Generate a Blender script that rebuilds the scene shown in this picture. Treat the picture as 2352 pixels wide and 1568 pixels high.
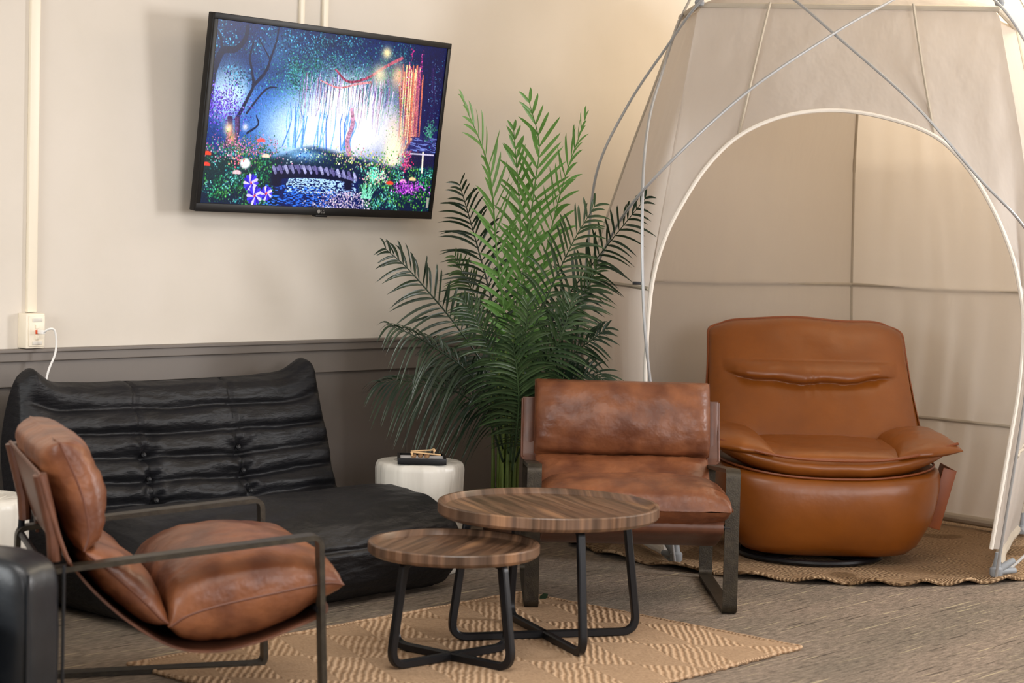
import bpy, bmesh, math, random
import numpy as np
from mathutils import Vector, Matrix, noise

scene = bpy.context.scene
for o in list(bpy.data.objects): bpy.data.objects.remove(o)
PI = math.pi
R = math.radians

# ------------------------------------------------------------------ camera
CAM = Vector((-3.62738711, -5.5145798, 1.25))
cr = Vector((0.66615064, -0.74529325, 0.02795162))
cu = Vector((0.02354489, 0.05847426, 0.99801122))
cf = Vector((0.74544548, 0.6641677, -0.05650051))
RX = Vector((0.66523035, -0.74663818, 0)); FZ = Vector((0.74663818, 0.66523035, 0))
cd = bpy.data.cameras.new('camera'); cam = bpy.data.objects.new('camera', cd)
scene.collection.objects.link(cam)
M = Matrix.Identity(4)
for i in range(3):
    M[i][0] = cr[i]; M[i][1] = cu[i]; M[i][2] = -cf[i]; M[i][3] = CAM[i]
cam.matrix_world = M
cd.sensor_width = 36; cd.lens = 4400 / 2352 * 36
cd.clip_start = .05
cd.dof.use_dof = True; cd.dof.focus_distance = 6.9; cd.dof.aperture_fstop = 4.0
scene.camera = cam
# ------------------------------------------------------------------ colour management, world
scene.view_settings.view_transform = 'Standard'; scene.view_settings.look = 'None'
scene.view_settings.exposure = 0.0; scene.view_settings.gamma = 1
scene.view_settings.use_curve_mapping = False
w = bpy.data.worlds.new('world'); scene.world = w; w.use_nodes = True
w.node_tree.nodes['Background'].inputs[0].default_value = (.9, .95, 1, 1)
w.node_tree.nodes['Background'].inputs[1].default_value = .3
scene.cycles.max_bounces = 8; scene.cycles.diffuse_bounces = 5

def area(name, loc, target, sx, sy, power, col, spread=None):
    l = bpy.data.lights.new(name, 'AREA'); l.shape = 'RECTANGLE'; l.size = sx; l.size_y = sy
    l.energy = power; l.color = col
    if spread: l.spread = spread
    o = bpy.data.objects.new(name, l); scene.collection.objects.link(o); o.location = loc
    o.rotation_euler = (Vector(target) - Vector(loc)).to_track_quat('-Z', 'Y').to_euler()
    return o
# daylight from the window in the left wall, from the window in the right wall, and ceiling panels
area('window_light_left', (-4.95, -2.0, 1.7), (-.9, -.9, 1.0), 2.4, 1.6, 124, (.94, .98, 1))
area('window_light_right', (4.3, -4.7, 1.8), (1.4, -.8, 1.0), 1.3, 1.2, 165, (1, .99, 1))
area('front_fill_light', (-1.0, -7.7, 1.8), (.8, -.7, .9), 3.2, 1.7, 150, (.99, .98, 1))  # unseen fill added by the front wall to brighten the view, not a window
area('ceiling_panel_light', (3.85, -1.75, 2.84), (3.6, -1.45, 0), 1.2, .6, 40, (1, .84, .62))
area('ceiling_panel_light_rear', (-1.0, -3.2, 2.84), (-1.0, -3.2, 0), 2.4, 1.2, 66, (1, .96, .91))

# ------------------------------------------------------------------ helpers
def lin(c):
    out = []
    for v in c[:3]:
        v /= 255.
        out.append(v / 12.92 if v <= .04045 else ((v + .055) / 1.055) ** 2.4)
    return (*out, 1)

def mat(name, col, rough=.5, metal=0., col2=None, nscale=8, nstretch=(1, 1, 1), nlo=.35, nhi=.65, ndetail=4,
        bump=None, bstretch=(1, 1, 1), bstr=.2, bdist=.01, spec=.5, sheen=0, trans=0, coat=0, rot=(0, 0, 0)):
    m = bpy.data.materials.new(name); m.use_nodes = True
    nt = m.node_tree; b = nt.nodes['Principled BSDF']
    b.inputs['Base Color'].default_value = lin(col)
    b.inputs['Roughness'].default_value = rough; b.inputs['Metallic'].default_value = metal
    b.inputs['Specular IOR Level'].default_value = spec
    b.inputs['Sheen Weight'].default_value = sheen
    b.inputs['Coat Weight'].default_value = coat
    tc = nt.nodes.new('ShaderNodeTexCoord')
    if col2 is not None:
        mp = nt.nodes.new('ShaderNodeMapping'); mp.inputs['Scale'].default_value = nstretch; mp.inputs['Rotation'].default_value = rot
        nt.links.new(tc.outputs['Object'], mp.inputs[0])
        n = nt.nodes.new('ShaderNodeTexNoise'); n.inputs['Scale'].default_value = nscale; n.inputs['Detail'].default_value = ndetail
        nt.links.new(mp.outputs[0], n.inputs['Vector'])
        r = nt.nodes.new('ShaderNodeValToRGB')
        r.color_ramp.elements[0].position = nlo; r.color_ramp.elements[1].position = nhi
        r.color_ramp.elements[0].color = lin(col); r.color_ramp.elements[1].color = lin(col2)
        nt.links.new(n.outputs['Fac'], r.inputs[0]); nt.links.new(r.outputs[0], b.inputs['Base Color'])
    if bump:
        mp = nt.nodes.new('ShaderNodeMapping'); mp.inputs['Scale'].default_value = bstretch
        nt.links.new(tc.outputs['Object'], mp.inputs[0])
        n = nt.nodes.new('ShaderNodeTexNoise'); n.inputs['Scale'].default_value = bump; n.inputs['Detail'].default_value = 3
        nt.links.new(mp.outputs[0], n.inputs['Vector'])
        bp = nt.nodes.new('ShaderNodeBump'); bp.inputs['Strength'].default_value = bstr; bp.inputs['Distance'].default_value = bdist
        nt.links.new(n.outputs['Fac'], bp.inputs['Height']); nt.links.new(bp.outputs[0], b.inputs['Normal'])
    if trans:
        out = nt.nodes['Material Output']
        tr = nt.nodes.new('ShaderNodeBsdfTranslucent'); tr.inputs[0].default_value = lin(col)
        mx = nt.nodes.new('ShaderNodeMixShader'); mx.inputs[0].default_value = trans
        nt.links.new(b.outputs[0], mx.inputs[1]); nt.links.new(tr.outputs[0], mx.inputs[2]); nt.links.new(mx.outputs[0], out.inputs[0])
    return m

def tag(o, label=None, cat=None, group=None, kind=None):
    if label: o['label'] = label
    if cat: o['category'] = cat
    if group: o['group'] = group
    if kind: o['kind'] = kind
    return o

def empty(name, loc=(0, 0, 0), rz=0, label=None, cat=None, group=None):
    o = bpy.data.objects.new(name, None); scene.collection.objects.link(o)
    o.location = loc; o.rotation_euler = (0, 0, rz); o.empty_display_size = .1
    return tag(o, label, cat, group)

def link(name, verts, faces, m, parent=None, smooth=True, sharp=None):
    me = bpy.data.meshes.new(name)
    me.from_pydata([tuple(v) for v in verts], [], faces); me.update()
    bm = bmesh.new(); bm.from_mesh(me)
    bmesh.ops.remove_doubles(bm, verts=bm.verts, dist=1e-5)
    bmesh.ops.recalc_face_normals(bm, faces=bm.faces)
    bm.to_mesh(me); bm.free()
    if smooth:
        me.shade_smooth() if hasattr(me, 'shade_smooth') else None
        if sharp is not None and hasattr(me, 'set_sharp_from_angle'): me.set_sharp_from_angle(angle=R(sharp))
    if m: me.materials.append(m)
    o = bpy.data.objects.new(name, me); scene.collection.objects.link(o)
    if parent: o.parent = parent
    return o

class MB:
    def __init__(s): s.v = []; s.f = []
    def add(s, v, f):
        n = len(s.v); s.v += [Vector(p) for p in v]; s.f += [[i + n for i in q] for q in f]; return s
    def box(s, a, b, bev=0, T=None):
        bm = bmesh.new(); bmesh.ops.create_cube(bm, size=1)
        a = Vector(a); b = Vector(b); c = (a + b) / 2; d = b - a
        for v in bm.verts: v.co = Vector((v.co.x * d.x, v.co.y * d.y, v.co.z * d.z)) + c
        if bev: bmesh.ops.bevel(bm, geom=list(bm.edges), offset=bev, segments=3, profile=.5, affect='EDGES')
        if T is not None: bm.transform(T)
        bm.verts.index_update(); s.add([v.co.copy() for v in bm.verts], [[v.index for v in f.verts] for f in bm.faces]); bm.free(); return s
    def tube(s, path, r, n=10, cap=True, closed=False, sec=None, side=None):
        P = [Vector(p) for p in path]; N = len(P); rings = []
        prev = None
        for i in range(N):
            if closed: t = (P[(i + 1) % N] - P[i - 1]).normalized()
            else: t = ((P[min(i + 1, N - 1)] - P[i]).normalized() + (P[i] - P[max(i - 1, 0)]).normalized()).normalized()
            if side is not None: a = Vector(side).normalized()
            elif prev is None:
                a = Vector((0, 0, 1)) if abs(t.z) < .9 else Vector((1, 0, 0)); a = t.cross(a).normalized()
            else: a = (prev - t * prev.dot(t)).normalized()
            prev = a; b = t.cross(a).normalized()
            rr = r[i] if isinstance(r, (list, tuple)) else r
            if sec: rings.append([P[i] + a * x + b * y for x, y in sec])
            else: rings.append([P[i] + (a * math.cos(2 * PI * k / n) + b * math.sin(2 * PI * k / n)) * rr for k in range(n)])
        k = len(rings[0]); v = [p for q in rings for p in q]; f = []
        for i in range(N if closed else N - 1):
            j = (i + 1) % N
            for q in range(k): f.append([i * k + q, i * k + (q + 1) % k, j * k + (q + 1) % k, j * k + q])
        if cap and not closed: f.append(list(range(k))[::-1]); f.append([(N - 1) * k + q for q in range(k)])
        return s.add(v, f)
    def lathe(s, prof, n=48, c=(0, 0, 0)):
        v = []; f = []; c = Vector(c); K = len(prof)
        for i in range(n):
            a = 2 * PI * i / n
            for (r, z) in prof: v.append(c + Vector((r * math.cos(a), r * math.sin(a), z)))
        for i in range(n):
            j = (i + 1) % n
            for k in range(K - 1): f.append([i * K + k, j * K + k, j * K + k + 1, i * K + k + 1])
        return s.add(v, f)
    def build(s, name, m, parent=None, smooth=True, sharp=35): return link(name, s.v, s.f, m, parent, smooth, sharp)

def catmull(P, n=8, closed=False):
    P = [Vector(p) for p in P]; out = []; N = len(P)
    for i in range(N if closed else N - 1):
        p0 = P[(i - 1) % N] if closed or i > 0 else P[0] * 2 - P[1]
        p1 = P[i]; p2 = P[(i + 1) % N]
        p3 = P[(i + 2) % N] if closed or i + 2 < N else P[-1] * 2 - P[-2]
        for k in range(n):
            t = k / n
            out.append(.5 * ((2 * p1) + (p2 - p0) * t + (2 * p0 - 5 * p1 + 4 * p2 - p3) * t * t + (3 * p1 - p0 - 3 * p2 + p3) * t ** 3))
    if not closed: out.append(P[-1])
    return out

def fillet(P, r, n=5, closed=False):
    P = [Vector(p) for p in P]; N = len(P); out = []
    for i in range(N):
        if not closed and i in (0, N - 1): out.append(P[i]); continue
        a = P[i - 1]; b = P[i]; c = P[(i + 1) % N]
        u = (a - b); v = (c - b); rr = min(r, u.length * .45, v.length * .45)
        u.normalize(); v.normalize(); p = b + u * rr; q = b + v * rr
        for k in range(n + 1):
            t = k / n; out.append((1 - t) ** 2 * p + 2 * t * (1 - t) * b + t * t * q)
    return out

def arc_sample(P, ts):
    L = [0]
    for i in range(len(P) - 1): L.append(L[-1] + (P[i + 1] - P[i]).length)
    out = []
    for t in ts:
        d = max(0, min(1, t)) * L[-1]; i = 0
        while i < len(L) - 2 and L[i + 1] < d: i += 1
        k = (d - L[i]) / max(1e-9, L[i + 1] - L[i]); out.append(P[i].lerp(P[i + 1], k))
    return out

def fbm(p, o=3):
    return noise.fractal(Vector(p), 1.0, 2.0, o)

def puffy(fn, nu, nv):
    """closed two-sided shell: fn(a,b,side), a,b in -1..1, both sides meet where |a| or |b| is 1"""
    v = []; f = []
    A = [math.sin(PI / 2 * (-1 + 2 * i / nu)) for i in range(nu + 1)]
    B = [math.sin(PI / 2 * (-1 + 2 * i / nv)) for i in range(nv + 1)]
    for side in (1, -1):
        base = len(v)
        for a in A:
            for b in B: v.append(fn(a, b, side))
        for i in range(nu):
            for j in range(nv):
                q = [base + i * (nv + 1) + j, base + (i + 1) * (nv + 1) + j, base + (i + 1) * (nv + 1) + j + 1, base + i * (nv + 1) + j + 1]
                f.append(q if side == 1 else q[::-1])
    return v, f

# ------------------------------------------------------------------ materials
M_wall = mat('cream_wall_paint', (219, 211, 200), .75, col2=(215, 207, 195), nscale=3, bump=180, bstr=.05, bdist=.002)
M_wain = mat('taupe_wall_paint', (106, 98, 91), .6, col2=(102, 94, 88), nscale=2, bump=150, bstr=.05, bdist=.002)
M_trim = mat('taupe_trim_paint', (112, 104, 97), .45)
M_ceil = mat('ceiling_white', (225, 218, 208), .8)
M_metal = mat('bronze_black_metal', (52, 46, 38), .42, .55, col2=(66, 59, 48), nscale=40, bump=220, bstr=.35, bdist=.002)
M_black = mat('black_metal', (22, 23, 27), .38, .3)
M_leather = mat('mottled_brown_leather', (96, 54, 34), .40, col2=(134, 82, 51), nscale=10, nlo=.36, nhi=.68, bump=16, bstretch=(1, 1, 1), bstr=.35, bdist=.02, spec=.45)
M_sling = mat('brown_sling_leather', (84, 50, 35), .42, col2=(104, 64, 45), nscale=12, bump=60, bstr=.2, bdist=.004)
M_pipe = mat('brown_piping', (96, 52, 32), .45)
M_cognac = mat('cognac_leather', (136, 75, 19), .34, col2=(124, 67, 17), nscale=5, bump=14, bstr=.12, bdist=.015, spec=.5)
M_cogpipe = mat('cognac_piping', (128, 64, 24), .45)
M_sofa = mat('black_sofa_leather', (14, 14, 17), .50, col2=(19, 19, 23), nscale=6, bump=18, bstretch=(1, 1, 3), bstr=.35, bdist=.015, spec=.33)
M_soft = mat('black_armchair_leather', (27, 31, 36), .36, col2=(22, 25, 29), nscale=6, bump=120, bstr=.12, bdist=.003)
M_fabric = mat('tent_fabric', (217, 210, 202), .85, trans=.52, bump=5, bstretch=(2, 2, .5), bstr=.35, bdist=.03)
M_seam = mat('tent_seam', (176, 166, 150), .85)
M_bind = mat('tent_binding', (226, 219, 208), .8)
M_pole = mat('tent_pole', (172, 173, 174), .38, .35)
M_hub = mat('tent_hub', (138, 142, 146), .6)
M_white = mat('white_stump_glaze', (226, 222, 212), .35, col2=(212, 207, 197), nscale=6, nstretch=(1, 1, .15), bump=9, bstretch=(1.6, 1.6, .12), bstr=.5, bdist=.02)
M_plastic = mat('ivory_plastic', (240, 230, 210), .4)
M_cable = mat('white_cable', (242, 240, 236), .4)
M_orange = mat('orange_plastic', (215, 80, 30), .5)
M_tv = mat('tv_plastic', (14, 12, 12), .4, spec=.3)
M_logo = mat('logo_grey', (150, 146, 142), .4, .4)
M_sticker = mat('white_sticker', (235, 240, 240), .6)
M_sand = mat('white_sand', (225, 225, 228), .9, bump=200, bstr=.5, bdist=.002)
M_rake = mat('pale_wood', (222, 184, 136), .6)
M_stone = mat('stone_brown', (110, 80, 62), .6, col2=(165, 130, 90), nscale=60)
M_cane = mat('palm_cane', (78, 96, 38), .5, col2=(112, 132, 56), nscale=14, nstretch=(1, 1, .2))
M_pot = mat('brown_pot', (94, 60, 36), .6, col2=(52, 32, 20), nscale=14, nstretch=(1, 1, .08))
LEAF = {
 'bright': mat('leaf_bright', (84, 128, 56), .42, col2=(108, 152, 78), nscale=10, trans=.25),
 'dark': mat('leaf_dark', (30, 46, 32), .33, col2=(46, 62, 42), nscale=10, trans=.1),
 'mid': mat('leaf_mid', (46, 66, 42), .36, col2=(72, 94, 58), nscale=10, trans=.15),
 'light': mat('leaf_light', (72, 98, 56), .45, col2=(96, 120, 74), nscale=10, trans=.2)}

def m_carpet():
    m = bpy.data.materials.new('carpet'); m.use_nodes = True; nt = m.node_tree; b = nt.nodes['Principled BSDF']
    b.inputs['Roughness'].default_value = .9; b.inputs['Specular IOR Level'].default_value = .15
    tc = nt.nodes.new('ShaderNodeTexCoord')
    def nz(sc, st, det=2, rgh=.5):
        mp = nt.nodes.new('ShaderNodeMapping'); mp.inputs['Scale'].default_value = st
        nt.links.new(tc.outputs['Object'], mp.inputs[0]); n = nt.nodes.new('ShaderNodeTexNoise')
        n.inputs['Scale'].default_value = sc; n.inputs['Detail'].default_value = det; n.inputs['Roughness'].default_value = rgh
        nt.links.new(mp.outputs[0], n.inputs['Vector']); return n
    def ramp(n, stops):
        r = nt.nodes.new('ShaderNodeValToRGB'); e = r.color_ramp.elements
        e[0].position, e[0].color = stops[0][0], lin(stops[0][1]); e[1].position, e[1].color = stops[-1][0], lin(stops[-1][1])
        for p, c in stops[1:-1]: q = e.new(p); q.color = lin(c)
        nt.links.new(n.outputs['Fac'], r.inputs[0]); return r
    a = ramp(nz(90, (.25, 1, 1), 3, .6), [(.3, (106, 96, 85)), (.7, (156, 143, 127))])
    s1 = ramp(nz(30, (.12, 2.6, 1), 1), [(.66, (0, 0, 0)), (.71, (255, 255, 255))])
    s2 = ramp(nz(34, (.10, 2.4, 1), 1), [(.30, (255, 255, 255)), (.34, (0, 0, 0))])
    m1 = nt.nodes.new('ShaderNodeMixRGB'); m1.inputs[2].default_value = lin((184, 172, 142)); nt.links.new(s1.outputs[0], m1.inputs[0]); nt.links.new(a.outputs[0], m1.inputs[1])
    m2 = nt.nodes.new('ShaderNodeMixRGB'); m2.inputs[2].default_value = lin((84, 76, 66)); nt.links.new(s2.outputs[0], m2.inputs[0]); nt.links.new(m1.outputs[0], m2.inputs[1])
    big = ramp(nz(2.2, (.6, 1.4, 1), 2), [(.35, (225, 225, 225)), (.65, (255, 250, 250))])
    m3 = nt.nodes.new('ShaderNodeMixRGB'); m3.blend_type = 'MULTIPLY'; m3.inputs[0].default_value = 1
    nt.links.new(m2.outputs[0], m3.inputs[1]); nt.links.new(big.outputs[0], m3.inputs[2]); nt.links.new(m3.outputs[0], b.inputs['Base Color'])
    bp = nt.nodes.new('ShaderNodeBump'); bp.inputs['Strength'].default_value = .6; bp.inputs['Distance'].default_value = .006
    nt.links.new(nz(160, (.5, 1, 1), 3).outputs['Fac'], bp.inputs['Height']); nt.links.new(bp.outputs[0], b.inputs['Normal'])
    return m
M_carpet = m_carpet()

def m_wood(name, angle):
    m = bpy.data.materials.new(name); m.use_nodes = True; nt = m.node_tree; b = nt.nodes['Principled BSDF']
    b.inputs['Roughness'].default_value = .33
    tc = nt.nodes.new('ShaderNodeTexCoord')
    mp = nt.nodes.new('ShaderNodeMapping'); mp.inputs['Rotation'].default_value = (0, 0, -angle); mp.inputs['Scale'].default_value = (1, 1, 1)
    nt.links.new(tc.outputs['Object'], mp.inputs[0])
    def nz(sc, st, det):
        q = nt.nodes.new('ShaderNodeMapping'); q.inputs['Scale'].default_value = st; nt.links.new(mp.outputs[0], q.inputs[0])
        n = nt.nodes.new('ShaderNodeTexNoise'); n.inputs['Scale'].default_value = sc; n.inputs['Detail'].default_value = det
        nt.links.new(q.outputs[0], n.inputs['Vector']); return n
    n1 = nz(13, (.10, 1.2, .02), 1); n2 = nz(60, (.06, 1.3, .02), 5)
    r1 = nt.nodes.new('ShaderNodeValToRGB'); e = r1.color_ramp.elements
    e[0].position = .3; e[0].color = lin((80, 60, 46)); e[1].position = .7; e[1].color = lin((164, 124, 92))
    for p, c in ((.42, (98, 76, 60)), (.5, (124, 95, 74)), (.58, (104, 80, 64))): q = e.new(p); q.color = lin(c)
    nt.links.new(n1.outputs['Fac'], r1.inputs[0])
    r2 = nt.nodes.new('ShaderNodeValToRGB'); e = r2.color_ramp.elements
    e[0].position = .3; e[0].color = lin((185, 175, 165)); e[1].position = .6; e[1].color = (1, 1, 1, 1)
    nt.links.new(n2.outputs['Fac'], r2.inputs[0])
    mx = nt.nodes.new('ShaderNodeMixRGB'); mx.blend_type = 'MULTIPLY'; mx.inputs[0].default_value = 1
    nt.links.new(r1.outputs[0], mx.inputs[1]); nt.links.new(r2.outputs[0], mx.inputs[2]); nt.links.new(mx.outputs[0], b.inputs['Base Color'])
    return m

def m_jute(name, round_=False):
    """woven jute: patches of raised ribs running in two directions over a fine braid"""
    m = bpy.data.materials.new(name); m.use_nodes = True; nt = m.node_tree; b = nt.nodes['Principled BSDF']
    b.inputs['Roughness'].default_value = .85; b.inputs['Specular IOR Level'].default_value = .2
    L = nt.links.new
    tc = nt.nodes.new('ShaderNodeTexCoord')
    nz = nt.nodes.new('ShaderNodeTexNoise'); nz.inputs['Scale'].default_value = 9; nz.inputs['Detail'].default_value = 2; L(tc.outputs['Object'], nz.inputs['Vector'])
    add = nt.nodes.new('ShaderNodeVectorMath'); add.operation = 'MULTIPLY_ADD'; L(nz.outputs['Color'], add.inputs[0])
    add.inputs[1].default_value = (.02, .02, 0); L(tc.outputs['Object'], add.inputs[2])
    def wave(dirn, sc, dist):
        x = nt.nodes.new('ShaderNodeTexWave'); x.wave_type = 'BANDS'; x.bands_direction = dirn; x.inputs['Scale'].default_value = sc
        x.inputs['Distortion'].default_value = dist; x.inputs['Detail'].default_value = 1; x.inputs['Detail Scale'].default_value = 2
        L(add.outputs[0], x.inputs['Vector']); return x
    rm = nt.nodes.new('ShaderNodeMapping'); rm.inputs['Rotation'].default_value = (0, 0, R(48)); L(add.outputs[0], rm.inputs[0])
    if round_: ribs = wave('X', 20, 2.5); braid = wave('Y', 22, 2.5)
    else:
        ribs = wave('X', 15.5, 1.6); braid = wave('Y', 30, 1.5); L(rm.outputs[0], ribs.inputs['Vector']); L(rm.outputs[0], braid.inputs['Vector'])
    vor = nt.nodes.new('ShaderNodeTexChecker'); vor.inputs['Scale'].default_value = 1
    sc_ = nt.nodes.new('ShaderNodeMapping'); sc_.inputs['Scale'].default_value = (6.2, 3.4, 0); sc_.inputs['Location'].default_value = (.3, .2, .5)
    sk = nt.nodes.new('ShaderNodeVectorMath'); sk.operation = 'MULTIPLY_ADD'
    sep = nt.nodes.new('ShaderNodeSeparateXYZ'); L(rm.outputs[0], sep.inputs[0]); cmb = nt.nodes.new('ShaderNodeCombineXYZ'); L(sep.outputs[1], cmb.inputs[0])
    L(cmb.outputs[0], sk.inputs[0]); sk.inputs[1].default_value = (.45, 0, 0); L(rm.outputs[0], sk.inputs[2])
    L(sk.outputs[0], sc_.inputs[0]); L(sc_.outputs[0], vor.inputs['Vector'])
    mixf = nt.nodes.new('ShaderNodeMix'); mixf.data_type = 'FLOAT'
    L(vor.outputs['Fac'], mixf.inputs[0]); L(ribs.outputs['Fac'], mixf.inputs[2]); L(braid.outputs['Fac'], mixf.inputs[3])
    fine = nt.nodes.new('ShaderNodeTexNoise'); fine.inputs['Scale'].default_value = 170; fine.inputs['Detail'].default_value = 3
    fm = nt.nodes.new('ShaderNodeMapping'); fm.inputs['Scale'].default_value = (1, .5, 1); L(tc.outputs['Object'], fm.inputs[0]); L(fm.outputs[0], fine.inputs['Vector'])
    hm = nt.nodes.new('ShaderNodeMath'); hm.operation = 'MULTIPLY_ADD'; L(fine.outputs['Fac'], hm.inputs[0]); hm.inputs[1].default_value = 1.0; L(mixf.outputs[0], hm.inputs[2])
    r = nt.nodes.new('ShaderNodeValToRGB'); e = r.color_ramp.elements
    if round_: cs = ((.35, (92, 70, 50)), (.85, (142, 114, 84)), (1.35, (178, 150, 118)))
    else: cs = ((.35, (140, 110, 82)), (.75, (176, 144, 112)), (1.3, (198, 168, 137)))
    e[0].position = cs[0][0] / 1.6; e[0].color = lin(cs[0][1]); e[1].position = cs[2][0] / 1.6; e[1].color = lin(cs[2][1])
    q = e.new(cs[1][0] / 1.6); q.color = lin(cs[1][1])
    dv = nt.nodes.new('ShaderNodeMath'); dv.operation = 'DIVIDE'; L(hm.outputs[0], dv.inputs[0]); dv.inputs[1].default_value = 1.6
    L(dv.outputs[0], r.inputs[0])
    if round_:
        big = nt.nodes.new('ShaderNodeTexNoise'); big.inputs['Scale'].default_value = 3.2; big.inputs['Detail'].default_value = 0; L(tc.outputs['Object'], big.inputs['Vector'])
        br = nt.nodes.new('ShaderNodeValToRGB'); br.color_ramp.elements[0].position = .60; br.color_ramp.elements[1].position = .62
        br.color_ramp.elements[0].color = (1, 1, 1, 1); br.color_ramp.elements[1].color = (.62, .58, .52, 1)
        L(big.outputs['Fac'], br.inputs[0])
        mx = nt.nodes.new('ShaderNodeMixRGB'); mx.blend_type = 'MULTIPLY'; mx.inputs[0].default_value = 1
        L(r.outputs[0], mx.inputs[1]); L(br.outputs[0], mx.inputs[2]); L(mx.outputs[0], b.inputs['Base Color'])
    else: L(r.outputs[0], b.inputs['Base Color'])
    bp = nt.nodes.new('ShaderNodeBump'); bp.inputs['Strength'].default_value = .8; bp.inputs['Distance'].default_value = .006
    L(hm.outputs[0], bp.inputs['Height']); L(bp.outputs[0], b.inputs['Normal'])
    return m
M_jute = m_jute('jute_rug'); M_jute2 = m_jute('jute_round_rug', True)

# ------------------------------------------------------------------ room
def W(X, Z, h=0.):
    p = Vector((CAM.x, CAM.y, 0)) + RX * X + FZ * Z; p.z = h; return p
X0, X1, Y0, ZC = -5.2, 4.5, -8.0, 2.9
def struct(name, mb, m, bev=None):
    o = mb.build(name, m, smooth=False); tag(o, kind='structure'); return o
struct('floor', MB().box((X0 - .1, Y0 - .1, -.1), (X1 + .1, .1, 0)), M_carpet)
struct('ceiling', MB().box((X0 - .1, Y0 - .1, ZC), (X1 + .1, .1, ZC + .1)), M_ceil)
struct('wall_back', MB().box((X0, 0, .7), (X1, .1, ZC)), M_wall)
struct('wall_wainscot', MB().box((X0, 0, 0), (X1, .1, .7)), M_wain)
struct('wall_right', MB().box((X1, Y0, 0), (X1 + .1, .1, ZC)), M_wall)
struct('wall_left', MB().box((X0 - .1, Y0, 0), (X0, .1, ZC)), M_wall)
struct('wall_front', MB().box((X0, Y0 - .1, 0), (X1, Y0, ZC)), M_wall)
struct('trim_1', MB().box((X0, -.034, .774), (X1, 0, .812), .003).box((X0, -.044, .804), (X1, 0, .816), .003), M_trim)   # chair rail
struct('trim_2', MB().box((X0, -.018, .688), (X1, 0, .776), .002), M_trim)      # board below the rail
struct('baseboard_back', MB().box((X0, -.014, 0), (X1, 0, .1), .003), M_trim)
mb = MB()
for x in (1.93, .62, -.69): mb.box((x - .003, -.004, .1), (x + .003, 0, .688))
struct('trim_3', mb, M_trim)

# ------------------------------------------------------------------ wall fittings
def raceway(x, w, d, z0, label):
    o = MB().box((x - w / 2, -d, z0), (x + w / 2, 0, ZC), .003).build('cable_raceway', M_plastic)
    tag(o, label, 'raceway')
raceway(.110, .036, .018, .938, 'ivory cable raceway running down the wall to the outlet box')
raceway(1.300, .022, .014, 1.5, 'slim ivory cable raceway above the television, the left one of the pair')
raceway(1.420, .026, .014, 1.5, 'ivory cable raceway above the television, the right one of the pair')
t = empty('outlet_box', (.102, 0, .877), 0, 'ivory surface outlet box on the cream wall at the foot of the raceway', 'outlet')
MB().box((-.037, -.05, -.059), (.037, 0, .059), .004).build('housing', M_plastic, t)
pl = MB().box((-.028, -.054, -.052), (.034, -.05, .052), .002).build('face_plate', M_plastic, t)
MB().box((-.016, -.0565, .031), (.022, -.054, .043), .001).build('label_window', M_white, pl)
MB().box((-.016, -.0565, -.046), (.022, -.054, -.034), .001).build('label_window', M_white, pl)
for z, mm in ((.015, M_plastic), (-.003, M_orange), (-.022, M_plastic)):
    MB().box((-.004, -.058, z - .007), (.010, -.054, z + .007), .001).build('port', mm, pl)
t = empty('network_cable', (.106, -.058, .874), 0, 'white network cable plugged into the outlet box and dropping behind the sofa', 'cable')
MB().box((-.004, -.028, -.006), (.010, 0, .008), .002).build('plug', M_cable, t)
MB().tube(catmull([(.004, -.026, 0), (.012, -.045, .012), (.030, -.05, .008), (.042, -.045, -.03), (.040, -.04, -.075), (.022, -.03, -.13), (.006, -.03, -.2), (.0, -.03, -.3)], 8), .0038).build('cord', M_cable, t)

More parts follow.
